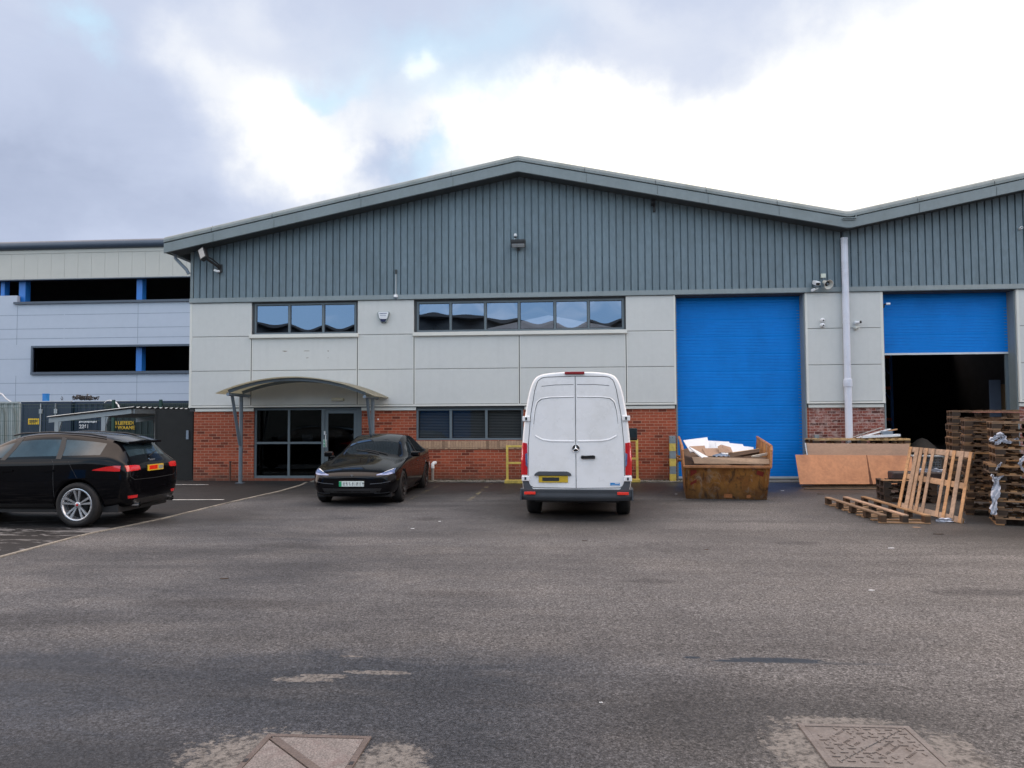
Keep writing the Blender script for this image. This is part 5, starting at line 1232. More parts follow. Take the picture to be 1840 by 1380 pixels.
# ------------------------------------------------------------------ skip and its load
def rust_mat():
    m=bpy.data.materials.new('skip_rusty_orange'); t=nt(m); n=N(t)
    out=n.n('ShaderNodeOutputMaterial'); b=n.n('ShaderNodeBsdfPrincipled'); n.l(b.outputs[0],out.inputs[0])
    tc=n.n('ShaderNodeTexCoord').outputs['Object']; sp=n.n('ShaderNodeSeparateXYZ'); n.l(tc,sp.inputs[0])
    c=n.ramp(n.noise(tc,3,6,.65),[(.3,(.26,.10,.025)),(.5,(.40,.17,.035)),(.72,(.46,.22,.055))])
    rust=n.ramp(n.noise(n.map(tc,loc=(3,1,7)),2.2,8,.72,dist=.5),[(.50,0),(.62,1)]); c=n.mix(n.math('MULTIPLY',rust,.6),c,(.10,.030,.012))
    dr=n.ramp(n.noise(n.map(tc,scale=(5,5,1.0)),1.0,7,.7,dist=.9),[(.55,0),(.66,1)]); c=n.mix(n.math('MULTIPLY',dr,.65),c,(.40,.33,.25))
    dk=n.ramp(n.noise(n.map(tc,scale=(5,5,1.2),loc=(5,5,2)),1.3,7,.7,dist=.8),[(.53,0),(.66,1)]); c=n.mix(n.math('MULTIPLY',dk,.85),c,(.035,.022,.015))
    low=n.math('MULTIPLY_ADD',sp.outputs['Z'],-1.9,.78); low=n.math('ADD',low,n.math('MULTIPLY_ADD',n.noise(tc,4,5,.7),1.0,-.5),clamp=True)
    c=n.mix(n.math('MULTIPLY',low,.8),c,(.045,.028,.018))
    n.l(c,b.inputs['Base Color']); b.inputs['Roughness'].default_value=.75; n.l(n.bump(n.noise(tc,30,5,.7),.5,.006),b.inputs['Normal'])
    return m
M['skip']=rust_mat()
M['skiplip']=mat('skip_lip_worn_orange',(.36,.16,.065),.6,0,.2,5,fine=.3,dirt=(.12,.05,.03),dirt_amt=.6,dirt_scale=7)
M['skipin']=mat('skip_inside_brown',(.17,.12,.085),.8,0,.25,4,fine=.3,bump=.3,dirt=(.06,.04,.03),dirt_amt=.6,dirt_scale=4)
SR=R(-6.8); br_=Vector(G(1378,898.3)); ux_=Vector((math.cos(SR),math.sin(SR))); SW=1.68
bl_=br_-ux_*SW; sz=zg(bl_.y)
sk=empty('skip',(bl_.x,bl_.y,sz),SR,'rusty orange skip heaped with boards in front of the closed shutter','skip')
zr_,zt3=.74,1.15
side=[(0,0),(-.36,zr_),(-.34,zt3-.1),(-.28,zt3),(2.25,zt3+.13),(2.35,zr_),(2.1,0)]
def sidepl(x0,x1,f=1):
    g=MB(); fl=.075 if x0>.5 else -.075
    v0=[(x0+(fl*z/zt3),y,z) for y,z in side]; v1=[(x1+(fl*z/zt3),y,z) for y,z in side]; n_=len(side)
    g.add(v0+v1,[list(range(n_)),list(range(n_,2*n_))[::-1]]+[(i,(i+1)%n_,n_+(i+1)%n_,n_+i) for i in range(n_)]); return g
sidepl(0,.012).build('side_plate',M['skip'],sk); sidepl(SW-.012,SW).build('side_plate',M['skip'],sk)
for x0,s in ((-.075,-1),(SW+.075,1)):
    g=MB(); pth=[(-.37,zr_-.02),(-.35,zt3-.1),(-.29,zt3),(2.26,zt3+.13)]
    for (a,za),(b,zb_) in zip(pth,pth[1:]):
        fl=.075; xa=(-fl*za/zt3) if s<0 else SW+fl*za/zt3; xb_=(-fl*zb_/zt3) if s<0 else SW+fl*zb_/zt3
        g.tube([(xa+.0*s,a,za),(xb_+.0*s,b,zb_)],.028,6)
    g.build('top_rail',M['skiplip'],sk)
f_=.05
g=MB(); g.hexa([(.012,-.01,0),(SW-.012,-.01,0),(SW-.012,.0,0),(.012,.0,0)],[(-f_+.012,-.36,zr_),(SW+f_-.012,-.36,zr_),(SW+f_-.012,-.35,zr_),(-f_+.012,-.35,zr_)]); g.build('end_panel',M['skip'],sk)
g=MB(); g.hexa([(0,2.09,0),(SW,2.09,0),(SW,2.1,0),(0,2.1,0)],[(-f_,2.34,zr_),(SW+f_,2.34,zr_),(SW+f_,2.35,zr_),(-f_,2.35,zr_)]); g.box(.012,SW-.012,.0,2.09,0,.03); g.build('rear_panel',M['skip'],sk)
g=MB(); g.hexa([(-.06,-.43,zr_-.05),(SW+.06,-.43,zr_-.05),(SW+.06,-.35,zr_-.05),(-.06,-.35,zr_-.05)],[(-.06,-.435,zr_),(SW+.06,-.435,zr_),(SW+.06,-.34,zr_),(-.06,-.34,zr_)]); g.build('end_lip',M['skiplip'],sk,bevel=.006)
for x in (.03,SW-.06):
    g=MB(); g.hexa([(x,-.03,.02),(x+.035,-.03,.02),(x+.035,-.0,.02),(x,-.0,.02)],[(x,-.41,zr_-.07),(x+.035,-.41,zr_-.07),(x+.035,-.35,zr_-.07),(x,-.35,zr_-.07)]); g.build('corner_rib',M['skip'],sk)
def endp(x,z,o=.004): return Vector((x,-.01-.35*z/zr_-o,z))
def epatch(nm,pts,m_):
    g=MB(); v0=[endp(*p) for p in pts]; v1=[p+Vector((0,.004,0)) for p in v0]; k=len(pts)
    g.add(v0+v1,[list(range(k)),list(range(k,2*k))[::-1]]+[(i,(i+1)%k,k+(i+1)%k,k+i) for i in range(k)]); return g.build(nm,m_,sk)
M['redpaint']=mat('skip_red_paint',(.26,.03,.018),.6,0,.2,7,dirt=(.10,.03,.02),dirt_amt=.6,dirt_scale=9)
M['orangepaint']=mat('skip_orange_sticker',(.50,.19,.07),.6,0,.25,14,fine=.4)
epatch('warning_stripe',[(.09,.50),(.22,.58),(.22,.64),(.09,.64)],M['redpaint']); epatch('warning_stripe',[(.09,.30),(.22,.37),(.22,.44),(.09,.36)],M['redpaint'])
epatch('warning_stripe',[(1.44,.56),(1.58,.50),(1.60,.60),(1.46,.64)],M['redpaint'])
epatch('sticker',[(.79,.035),(.97,.035),(.96,.115),(.80,.12)],M['orangepaint']); epatch('sticker',[(1.26,.03),(1.33,.03),(1.36,.08),(1.32,.11),(1.26,.09)],M['orangepaint'])
for x,s in ((-.07,-1),(SW+.07,1)):
    for y in (.35,1.75):
        g=MB(); g.tube([(x-.0*s,y,.82),(x+.10*s,y,.82)],.035,10); g.lathe([(0,.0),(.06,0),(.06,.03),(0,.03)],(x+.07*s if s>0 else x-.10,y,.82),'x',14); g.build('lifting_lug',M['skip'],sk)
g=MB(); g.box(-.04,SW+.04,-.2,2.2,.45,.5); 
g=MB(); g.grid(lambda u_,v_:(.0+SW*u_,-.2+2.4*v_,.60+.10*math.sin(u_*9+v_*4)*math.cos(v_*11)+.38*v_),16,16); g.build('packed_rubble',M['skipin'],sk)
def sp3(px,py,y): return wp(px,py,y)
y0=bl_.y
wb=mat('white_board',(.70,.73,.76),.55,0,.05,3,dirt=(.45,.45,.45),dirt_amt=.3)
slab('white_board',[sp3(1227.5,791,y0+1.3),sp3(1271,785.5,y0+1.2),sp3(1276,812,y0+.25),sp3(1240,812,y0+.3)],.02,wb,'large white board sloping against the left side of the skip','board')
slab('white_board',[sp3(1270,791.5,y0+1.7),sp3(1310,793.5,y0+1.6),sp3(1318,815,y0+.4),sp3(1272,815,y0+.4)],.02,wb,'white sheet at the back centre of the skip, tallest of the stepped ones','board')
slab('white_board',[sp3(1285,793.5,y0+1.5),sp3(1335,798.3,y0+1.4),sp3(1340,816,y0+.35),sp3(1290,816,y0+.35)],.02,wb,'middle white sheet of the stepped sheets in the skip','board')
slab('white_board',[sp3(1300,797.5,y0+1.3),sp3(1354,803.5,y0+1.2),sp3(1354,816,y0+.32),sp3(1310,816,y0+.32)],.02,wb,'lowest white sheet on the right of the stepped sheets in the skip','board')
cb=mat('cardboard_skip',(.33,.215,.15),.8,0,.1,5,fine=.15,dirt=(.2,.13,.09),dirt_amt=.4,dirt_scale=5)
slab('cardboard_sheet',[sp3(1239,802,y0+.3),sp3(1266,800.5,y0+.32),sp3(1273,821,y0-.1),sp3(1258,821,y0-.1)],.012,cb,'folded brown cardboard against the left white board in the skip','cardboard')
slab('cardboard_sheet',[sp3(1262,805.5,y0+.15),sp3(1292,805,y0+.2),sp3(1300,822,y0-.12),sp3(1270,822,y0-.12)],.012,cb,'flat brown cardboard piece in the middle of the skip load','cardboard')
slab('cardboard_flap',[sp3(1289.5,802,y0+.1),sp3(1296,798.5,y0+.15),sp3(1303,813,y0+.0),sp3(1292,813,y0-.0)],.01,cb,'raised carton flap left of the open fold in the skip','cardboard')
slab('cardboard_flap',[sp3(1297,799,y0+.13),sp3(1313,803.5,y0+.2),sp3(1317,813,y0+.0),sp3(1303,813.5,y0+.0)],.01,cb,'raised carton flap right of the open fold in the skip','cardboard')
slab('white_offcut',[sp3(1238.5,803,y0-.02),sp3(1243,804.5,y0+.05),sp3(1273,821,y0-.2),sp3(1262,822,y0-.25)],.025,wb,'narrow white offcut lying diagonally at the front left of the skip','board')
slab('timber_plank',[sp3(1309,814.5,y0+.0),sp3(1365,806,y0+.2),sp3(1365,812,y0-.02),sp3(1309,822,y0-.12)],.05,M['woodd'],'timber plank with pale top edge sloping up to the right in the skip','plank')
slab('plank_edge',[sp3(1309,813.5,y0+.02),sp3(1365,805.5,y0+.22),sp3(1365.2,808,y0+.19),sp3(1309,817,y0-.02)],.02,M['woody'],'pale sawn strip lying along the sloping timber plank in the skip','batten')
plank('white_pipe',sp3(1352,823,y0-.2),sp3(1380,817.5,y0-.05),.055,.05,mat('pipe_cream',(.55,.52,.45),.5,0,.1,5),'short cream pipe offcut at the front right of the skip','pipe')
g=MB(); g.grid(lambda u_,v_:(.36*(u_-.5),.2*(v_-.5),.05*math.sin(math.pi*u_)*math.sin(math.pi*v_)+.014*math.sin(u_*23+v_*17)),16,10); q=sp3(1295,817,y0-.1); g.build('plastic_bag',mat('bag_blue_grey',(.14,.19,.27),.4,0,.3,20,bump=.8),None,loc=(q.x,q.y,q.z-.03),label='crumpled blue grey plastic bag among the cardboard in the skip',cat='bag')
slab('brown_panel',[sp3(1243,820.5,y0-.20),sp3(1382,824.5,y0-.42),sp3(1383,834,y0-.50),sp3(1248,833,y0-.26)],.03,mat('brown_panel_skip',(.30,.21,.14),.7,0,.12,2,(1,1,4),fine=.2,dirt=(.12,.08,.05),dirt_amt=.4),'long brown panel lying along the front lip of the skip','board')
slab('dark_panel',[sp3(1243,818.8,y0-.10),sp3(1378,821.5,y0-.34),sp3(1378,826,y0-.40),sp3(1243,824,y0-.18)],.02,M['woodd'],'dark panel edge showing just behind the long brown panel','board')
q=sp3(1379,812,y0+.1); g=MB(); g.obox((0,0,0),(.03,.06,.3),(0,R(3),0)); g.build('pale_post',M['conc'],None,loc=q,label='pale stud standing inside the right side of the skip',cat='post')

# ------------------------------------------------------------------ bollard, barriers, pipes on the wall
bx_,by_=G(1208.5,862); by_=-.12; bx_=W(1208.5,820,by_)[0]
e=empty('bollard',(bx_,by_,0),0,'square grey and yellow banded bollard at the left jamb of the closed shutter','bollard')
ztop=W(1208,783,by_)[1]; zb_=.0; hh=(ztop-zb_)/6
for i in range(6):
    g=MB(); g.box(-.08,.08,-.08,.08,i*hh+(.001 if i else 0),(i+1)*hh); g.build('yellow_band' if i%2==0 else 'grey_band',M['yellow'] if i%2==0 else M['grey'],e,bevel=.006)
g=MB(); g.lathe([(0,-.083),(.012,-.083),(.012,-.08)],(0,0,ztop-.05),'y',10); g.build('bolt',M['black'],e)
def barrier(px,yb_,sgn,pytop,pymid,label,ln):
    yb_=yb_; x=W(px,840,yb_)[0]; e=empty('guard_barrier',(x,yb_,zg(yb_)),0,label,'barrier','yellow barriers'); zt_=W(px,pytop,yb_)[1]-zg(yb_); zm_=W(px,pymid,yb_)[1]-zg(yb_)
    for xx in (0,ln*sgn):
        g=MB(); g.box(xx-.03,xx+.03,-.03,.03,0,zt_); g.build('post',M['yellow'],e,bevel=.004)
    for z in (zt_-.055,zm_-.025):
        g=MB(); a,b=sorted((0,ln*sgn)); g.box(a+.031,b-.031,-.025,.025,z,z+.05); g.build('rail',M['yellow'],e,bevel=.004)
    g=MB(); a,b=sorted((-.07*sgn,ln*sgn)); g.box(a,b,-.09,.09,0,.09); g.build('foot_block',M['yellow'],e,bevel=.01)
barrier(911.5,-.55,1,800,832,'yellow tubular guard rail showing left of the white van',.9)
barrier(1145,-.30,-1,789,824,'yellow tubular guard rail showing right of the white van',.9)
x=W(777.5,850,-.1)[0]; zt_=W(777,832,-.1)[1]
e=empty('waste_pipe',(x,-.1,0),0,'grey waste pipe with white elbow low on the brick wall','pipe')
g=MB(); g.tube([(0,0,0),(0,0,zt_-.13)],.038,12); g.build('pipe',mat('pipe_grey_brown',(.26,.24,.22),.6,0,.15,5),e)
g=MB(); g.tube([(0,0,zt_-.14),(0,0,zt_-.03),(.03,.03,zt_),(.05,.11,zt_)],.048,12); g.build('elbow',M['white'],e)
x=W(413.5,842,-.08)[0]
e=empty('air_brick_pipe',(x,-.08,0),0,'short rusty brown pipe stub against the brick left of the entrance','pipe')
g=MB(); g.tube([(0,0,0),(0,0,.52)],.03,10); g.build('pipe',mat('pipe_rust',(.10,.045,.03),.8,0,.2,6),e)
g=MB(); g.tube([(0,0,.515),(0,0,.545)],.036,10); g.build('cap',M['black'],e)
# ------------------------------------------------------------------ devices on the wall
def dev(nm,px,py,y,label,cat,group=None):
    x,z=W(px,py,y); return empty(nm,(x,y,z),0,label,cat,group)
# alarm box
e=dev('alarm_box',690,570,-.056,'white shield shaped alarm box with dark base between the upper windows','alarm box')
g=MB(); g.prism([(-.17,.12),(-.145,.145),(.145,.145),(.17,.12),(.135,-.02),(.075,-.15),(-.075,-.15),(-.135,-.02)],-.075,0,'y'); g.build('backplate',mat('alarm_back',(.22,.27,.28),.5),e,bevel=.008)
g=MB(); g.prism([(-.145,.115),(-.12,.135),(.12,.135),(.145,.115),(.115,-.02),(.085,-.06),(-.085,-.06),(-.115,-.02)],-.095,-.0755,'y'); g.build('cover',M['white'],e,bevel=.008)
g=MB(); g.prism([(-.085,-.062),(.085,-.062),(.05,-.135),(-.05,-.135)],-.10,-.0755,'y'); g.build('strobe_lens',mat('strobe_dark_blue',(.01,.012,.06),.2),e,bevel=.006)
g=MB()
for z,w_ in ((.075,.10),(.025,.085),(-.012,.07)):
    k=9; 
    for i in range(k): g.box(-w_+2*w_*i/k+.003,-w_+2*w_*(i+.75)/k,-.0975,-.0952,z,z+(.030 if z>.05 else .018 if z>0 else .008))
g.build('worn_lettering',mat('lettering_blue_grey',(.08,.10,.20),.5),e)
# emergency bulkhead
e=dev('bulkhead_light',607.5,718,-.06,'cream oblong bulkhead light on the panel under the canopy','light')
g=MB(); g.box(-.17,.17,-.05,0,-.045,.045); g.build('base',mat('bulkhead_cream',(.50,.47,.37),.5),e,bevel=.008)
g=MB(); g.box(-.155,.155,-.085,-.0505,-.035,.035); g.build('diffuser',mat('diffuser_cream',(.56,.54,.44),.35),e,bevel=.012)
# floodlight, left
e=dev('floodlight',396,482,-.06,'black floodlight with pale glass on an arm under the left roof edge','floodlight')
g=MB(); g.box(-.06,.06,-.03,0,-.12,.10); g.tube([(0,-.02,.0),(-.12,-.35,.12),(-.22,-.5,.22)],.035,8); g.tube([(.02,-.02,.05),(-.1,-.3,.2),(-.2,-.5,.25)],.02,8); g.build('bracket_arm',M['black'],e)
g=MB(); g.obox((-.26,-.48,.30),(.21,.14,.36),(R(-12),R(-28),R(-12))); ho=g.build('lamp_head',M['black'],e,bevel=.02)
g=MB(); g.obox((-.272,-.560,.312),(.155,.008,.29),(R(-12),R(-28),R(-12))); g.build('glass',mat('flood_glass_grey',(.19,.21,.22),.25,0,.15,8,coat=.5),ho)
g=MB(); g.obox((-.05,-.14,-.10),(.12,.10,.06),(0,R(20),0)); g.lathe([(0,-.06),(.03,-.05),(.035,0)],(.03,-.16,-.12),'y',12); g.build('motion_sensor',M['white'],e,bevel=.01)
# pole conduit with dome camera
e=dev('dome_camera',711,533,-.10,'white dome camera at the foot of a thin conduit on the grey cladding','camera')
g=MB(); g.lathe([(0,.06),(.05,.055),(.06,0),(.055,-.02)],n=16); g.build('housing',M['white'],e)
g=MB(); g.lathe([(.05,-.02),(.045,-.05),(.02,-.07),(0,-.075)],n=16); g.build('dome',M['galv'],e)
zt_=W(711,492,-.1)[1]-e.location.z
g=MB(); g.tube([(0,.02,.06),(0,.02,zt_)],.014,8); g.build('conduit',mat('conduit_pale',(.42,.46,.48),.5),e)
g=MB(); g.box(-.03,.03,-.0,.06,zt_,zt_+.12); g.build('junction_box',M['soffit'],e,bevel=.006)
# floodlight at the apex
e=dev('floodlight',932,441,-.06,'black square floodlight high in the middle of the gable','floodlight')
g=MB(); g.box(-.20,.20,-.30,-.10,.02,.10); g.obox((0,-.19,-.01),(.38,.20,.09),(R(-25),0,0)); ho=g.build('lamp_head',M['black'],e,bevel=.012)
g=MB(); g.box(-.03,.03,-.11,.03,-.14,.06); g.build('bracket',M['black'],e)
g=MB(); g.obox((0,-.22,-.052),(.34,.14,.008),(R(-25),0,0)); g.build('glass',M['rail'],ho)
e=dev('sensor',926,423,-.07,'tiny white sensor on a curved stem above the middle floodlight','sensor')
g=MB(); g.lathe([(0,.05),(.035,.045),(.045,0),(.03,-.045),(0,-.05)],n=14); g.build('head',M['white'],e)
g=MB(); g.lathe([(.036,-.02),(.03,-.055),(0,-.065)],n=14); g.build('lens',M['black'],e)
g=MB(); g.tube([(0,.02,-.03),(-.03,.03,-.12),(-.02,.03,-.2)],.01,6); g.build('stem',M['rail'],e)
# dark bracket lamp right of the apex
e=dev('security_lamp',1175,372,-.06,'small black lamp bracket tucked under the right roof slope','lamp')
g=MB(); g.box(-.03,.03,-.08,0,-.14,.10); g.build('backplate',M['black'],e,bevel=.005)
g=MB(); g.obox((-.04,-.18,.06),(.10,.18,.09),(R(-15),0,0)); g.build('lamp_head',M['black'],e,bevel=.01)
# cluster by the downpipe
e=dev('junction_box',1478.5,496,-.06,'small cream junction box above the horn loudspeaker','box'); g=MB(); g.box(-.06,.06,-.06,0,-.055,.055); g.build('housing',mat('jbox_cream',(.55,.58,.50),.5),e,bevel=.006)
g=MB(); g.tube([(0,-.03,-.055),(0,-.03,-.12),(.02,-.05,-.18)],.012,6); g.build('cable',M['galv'],e)
e=dev('horn_speaker',1480,512,-.06,'cream horn loudspeaker beside the white downpipe','loudspeaker')
g=MB(); s_=Vector((0.0,-.1,.05)); d_=Vector((.25,-.85,-.45)).normalized()
def horn(prof,g,base,d_):
    q=d_.to_track_quat('Z','Y'); n_=18; v=[];f=[]
    for r,h in prof:
        for k in range(n_): a=2*math.pi*k/n_; v.append(base+q@Vector((r*math.cos(a),r*math.sin(a),h)))
    for i in range(len(prof)-1):
        for k in range(n_): f.append((i*n_+k,i*n_+(k+1)%n_,(i+1)*n_+(k+1)%n_,(i+1)*n_+k))
    g.add(v,f,True)
horn([(0,-.06),(.045,-.05),(.05,0),(.06,.05),(.09,.13),(.125,.19),(.13,.195),(.118,.19),(.08,.12),(.05,.05)],g,s_,d_); g.build('horn',mat('horn_cream',(.60,.59,.54),.5),e)
g=MB(); horn([(.07,.10),(.0,.10)],g,s_,d_); g.build('throat',M['black'],e)
g=MB(); horn([(0,.165),(.022,.15),(.026,.10)],g,s_,d_); g.build('driver',M['galv'],e)
g=MB(); g.tube([(0,0,.0),(0,-.06,.02),s_],.015,8); g.build('bracket',M['galv'],e)
e=dev('camera',1463,512,-.06,'boxy white camera left of the horn loudspeaker','camera')
g=MB(); g.obox((0,-.18,.02),(.12,.26,.10),(R(18),0,R(5))); g.build('housing',M['white'],e,bevel=.015)
g=MB(); g.obox((.0,-.305,-.03),(.09,.03,.06),(R(18),0,R(5))); g.build('lens',M['black'],e)
g=MB(); g.tube([(0,0,-.06),(0,-.1,-.05),(0,-.16,0)],.015,8); g.build('bracket',M['galv'],e)
e=dev('camera',1461,522,-.11,'smaller white camera beneath the boxy one at the flashing','camera')
g=MB(); g.tube([(-.06,-.1,-.01),(.02,-.06,.02)],.035,12); g.build('housing',M['white'],e)
g=MB(); g.tube([(.0,-.08,.0),(.10,-.10,.035)],.014,8); g.build('bracket',M['rail'],e)
for k,(py,lb) in enumerate(((575.5,'upper of the two white dome cameras left of the downpipe'),(584.5,'lower of the two white dome cameras left of the downpipe'))):
    e=dev('dome_camera',1477.5,py,-.056,lb,'camera','dome cameras left of the downpipe')
    g=MB(); g.lathe([(.062,0),(.062,-.03),(.05,-.045)],ax='y',n=20); g.build('base',M['white'],e)
    g=MB(); g.lathe([(.05,-.045),(.044,-.075),(.025,-.095),(0,-.10)],ax='y',n=18); do_=g.build('dome',M['white'],e)
    g=MB(); g.lathe([(0,-.106),(.018,-.104),(.02,-.09)],(0,0,-.012),'y',12); g.build('lens',M['black'],do_)
e=dev('bullet_camera',1538,580.5,-.056,'white bullet camera with black lens right of the downpipe','camera')
g=MB(); g.lathe([(0,-.06),(.05,-.055),(.058,0)],ax='y',n=18); g.tube([(0,-.04,0),(.02,-.09,.0)],.02,8); g.build('mount',M['white'],e)
g=MB(); g.tube([(.0,-.09,.0),(.055,-.13,.01)],.036,14); g.build('housing',M['white'],e)
g=MB(); g.tube([(.056,-.131,.01),(.085,-.152,.012)],.034,14); g.build('lens_hood',M['black'],e)
e=dev('dome_camera',1537,590,-.056,'round cream camera just below the bullet camera','camera')
g=MB(); g.lathe([(0,-.08),(.035,-.07),(.055,-.03),(.058,0)],ax='y',n=18); g.tube([(.03,-.06,.01),(.08,-.09,.02)],.022,8); g.build('housing',mat('camera_cream',(.55,.55,.50),.45),e)
e=dev('jamb_camera',1588,547,.05,'small camera on the jamb of the half open shutter','camera')
g=MB(); g.tube([(0,0,0),(.05,-.05,0)],.018,8); g.tube([(.0,.0,-.09),(.0,-.02,-.02)],.02,8); g.build('bracket',M['black'],e)
g=MB(); g.tube([(.04,-.06,.005),(.13,-.09,.0)],.03,12); g.build('housing',M['white'],e)
e=dev('camera',1832,411,-.06,'tiny white camera high on the cladding at the right edge','camera')
g=MB(); g.tube([(0,0,0),(0,-.1,.01)],.035,12); g.build('housing',M['white'],e); g=MB(); g.tube([(0,-.101,.01),(0,-.11,.01)],.02,10); g.build('lens',M['black'],e)
e=dev('meter_box',1466.5,786,-.0,'small grey meter box on the scuffed brick pier','box'); g=MB(); g.box(-.055,.055,-.08,0,-.07,.07); g.build('housing',M['grey'],e,bevel=.006); g=MB(); g.box(-.045,.045,-.084,-.0805,-.06,.06); g.build('lid',M['grey'],e)
e=dev('vent_plug',679.5,753.5,.01,'small white round vent on the brick right of the canopy','vent'); g=MB(); g.lathe([(.022,0),(.022,-.02),(0,-.024)],ax='y',n=14); g.build('cap',M['white'],e)
# rust spots left by a removed sign
g=MB(); rr=random.Random(4)
sm=mat('fixing_stain',(.22,.19,.16),.8,0,.3,20)
for px,py,w_,h_ in ((512,631,.085,.014),(551,630.5,.10,.010),(552,643,.05,.012),(589.5,630.5,.02,.02),(589.5,643,.012,.012)):
    x,z=W(px,py,-.056); k=10; v=[(x+w_*math.cos(6.283*i/k)*rr.uniform(.6,1.1),-.0565,z+h_*math.sin(6.283*i/k)*rr.uniform(.6,1.2)) for i in range(k)]
    v+=[(a,-.054,c_) for a,b,c_ in v]; g.add(v,[list(range(k))]+[(i,(i+1)%k,k+(i+1)%k,k+i) for i in range(k)])
g.build('sign_fixing_stain',sm,u)

# ------------------------------------------------------------------ left of the building
NY=24.0
M['npanel']=mat('neighbour_panel_lavender_grey',(.41,.46,.55),.5,0,.03,.3,fine=.02,dirt=(.28,.32,.40),dirt_amt=.2,dirt_scale=.3)
M['nbeige']=mat('neighbour_cladding_beige',(.46,.455,.42),.5,0,.05,.5,dirt=(.3,.3,.28),dirt_amt=.25,dirt_scale=.5)
M['ngutter']=mat('neighbour_gutter_slate',(.055,.075,.11),.4,0,.1,1)
nb=empty('car_park_building',(0,0,0),0,'pale lavender grey building with dark open strips and blue columns','building')
zU0,zU1=9.03,10.42; zL0,zL1=4.70,6.19; xs0=W(31,540,NY)[0]; xl0=W(61,640,NY)[0]
ops=[(xs0,-8,zU0,zU1),(-70,xs0,9.45,zU1),(xl0,-8,zL0,zL1)]
g=MB(); cells(g,-60,-8,0,zU1,NY,NY+.25,ops); g.build('panel_wall',M['npanel'],nb)
g=MB(); 
for z in (7.35,8.2,6.75,5.5,4.02,3.3,2.5,1.6):
    for a,b in ((-60,xl0-.02 if zL0<z<zL1 else -30.8),(-30.75,-8)):
        if zL0-.15<z<zL1+.15 and a>-60: continue
        g.box(a,b,NY-.004,NY+.001,z,z+.03)
for x in (W(30,600,NY)[0],W(247,600,NY)[0]):
    for z0,z1 in ((0,zL0-.2),(zL1+.2,zU0-.2)): g.box(x,x+.03,NY-.003,NY+.001,z0,z1)
g.build('panel_joint',mat('neighbour_joint',(.22,.26,.33),.7),nb)
g=MB(); x=-60
while x<-8: g.box(x,x+.85,NY-.10,NY-.02,zU1,12.0); x+=.86
g.build('upper_cladding',M['nbeige'],nb)
g=MB(); g.box(-60,-8,NY-.02,NY+.25,zU1+.0,12.3); g.box(-60,-8,NY-.13,NY-.021,12.0,12.25); g.build('upper_wall',M['nbeige'],nb)
g=MB(); g.tube([(-60,NY-.15,12.48),(-8,NY-.15,12.48)],.27,14); g.build('roof_gutter',M['ngutter'],nb)
g=MB(); g.add([(-60,NY,12.6),(-8,NY,12.6),(-8,NY+22,14.0),(-60,NY+22,14.0),(-60,NY,12.4),(-8,NY,12.4),(-8,NY+22,13.8),(-60,NY+22,13.8)],[(0,1,2,3),(7,6,5,4),(0,4,5,1),(1,5,6,2),(2,6,7,3),(3,7,4,0)]); g.build('roof',M['ngutter'],nb)
for nm,a in (('ledge',(xs0-.15,-8,NY-.14,NY+.3,zU0-.14,zU0)),('ledge',(xl0-.12,-8,NY-.14,NY+.3,zL0-.16,zL0)),('ledge',(xl0-.12,-8,NY-.12,NY+.26,zL1,zL1+.12)),('ledge',(xl0-.12,xl0,NY-.12,NY+.26,zL0,zL1)),('ledge',(-60,-8,NY-.12,NY+.26,zU1-.06,zU1))):
    g=MB(); g.box(*a); g.build(nm,M['ngutter'],nb)
for px,w_,z0,z1 in ((43,.42,zU0,zU1),(253,.36,zU0,zU1),(252,.36,zL0,zL1),(8,.25,9.45,zU1)):
    x=W(px,520 if z0>8 else 640,NY+.5)[0]; g=MB(); g.box(x-w_/2,x+w_/2,NY+.35,NY+.8,z0-.1,z1+.2); g.build('column',M['bluepaint'],nb)
g=MB(); g.box(-60,-8,NY+.9,NY+21,8.6,8.85); g.box(-60,-8,NY+.9,NY+21,4.3,4.55); g.box(-60,-8,NY+12,NY+12.3,0,13.0); g.box(-60.2,-60,NY,NY+21,0,12.4); g.box(-8,-7.8,NY,NY+21,0,12.4); g.build('inner_floor',M['darkint'],nb)
# containers
navy=mat('container_navy',(.008,.022,.052),.5,0,.15,1.2,dirt=(.02,.03,.045),dirt_amt=.5)
def text_mesh(s_,size,m_,parent,loc,rot=(R(90),0,0),name='lettering'):
    cu=bpy.data.curves.new('t','FONT'); cu.body=s_; cu.size=size; cu.extrude=.004; cu.offset=.008*size*3
    o=bpy.data.objects.new('t',cu); C.objects.link(o); dg=bpy.context.evaluated_depsgraph_get(); dg.update()
    me=bpy.data.meshes.new_from_object(o.evaluated_get(dg)); bpy.data.objects.remove(o)
    me.materials.clear(); me.materials.append(m_); q=bpy.data.objects.new(name,me); C.objects.link(q); q.parent=parent; q.location=loc; q.rotation_euler=rot; return q
CY=13.0
cx0=W(37,740,CY)[0]; cx1=cx0+2.44
def corrug(g,x0,x1,y,z0,z1,p=.28,dp=.04):
    x=x0
    while x<x1-.01:
        e_=min(x+p,x1); g.add([(x,y,z0),(x+p*.35,y,z0),(x+p*.5,y+dp,z0),(min(x+p*.85,e_),y+dp,z0),(e_,y,z0),(x,y,z1),(x+p*.35,y,z1),(x+p*.5,y+dp,z1),(min(x+p*.85,e_),y+dp,z1),(e_,y,z1)],[(i,i+1,i+6,i+5) for i in range(4)]); x+=p
e=empty('shipping_container',(cx0,CY,0),0,'navy shipping container end with yellow sign and pale locking rods','container','navy containers beyond the fence')
g=MB(); g.box(0,2.44,.05,6.06,.1,2.5); g.build('body',navy,e)
g=MB(); 
for a in ((0,.12,0,.05,0,2.59),(2.32,2.44,0,.05,0,2.59),(.12,2.32,0,.05,0,.15),(.12,2.32,0,.05,2.47,2.59)): g.box(*a)
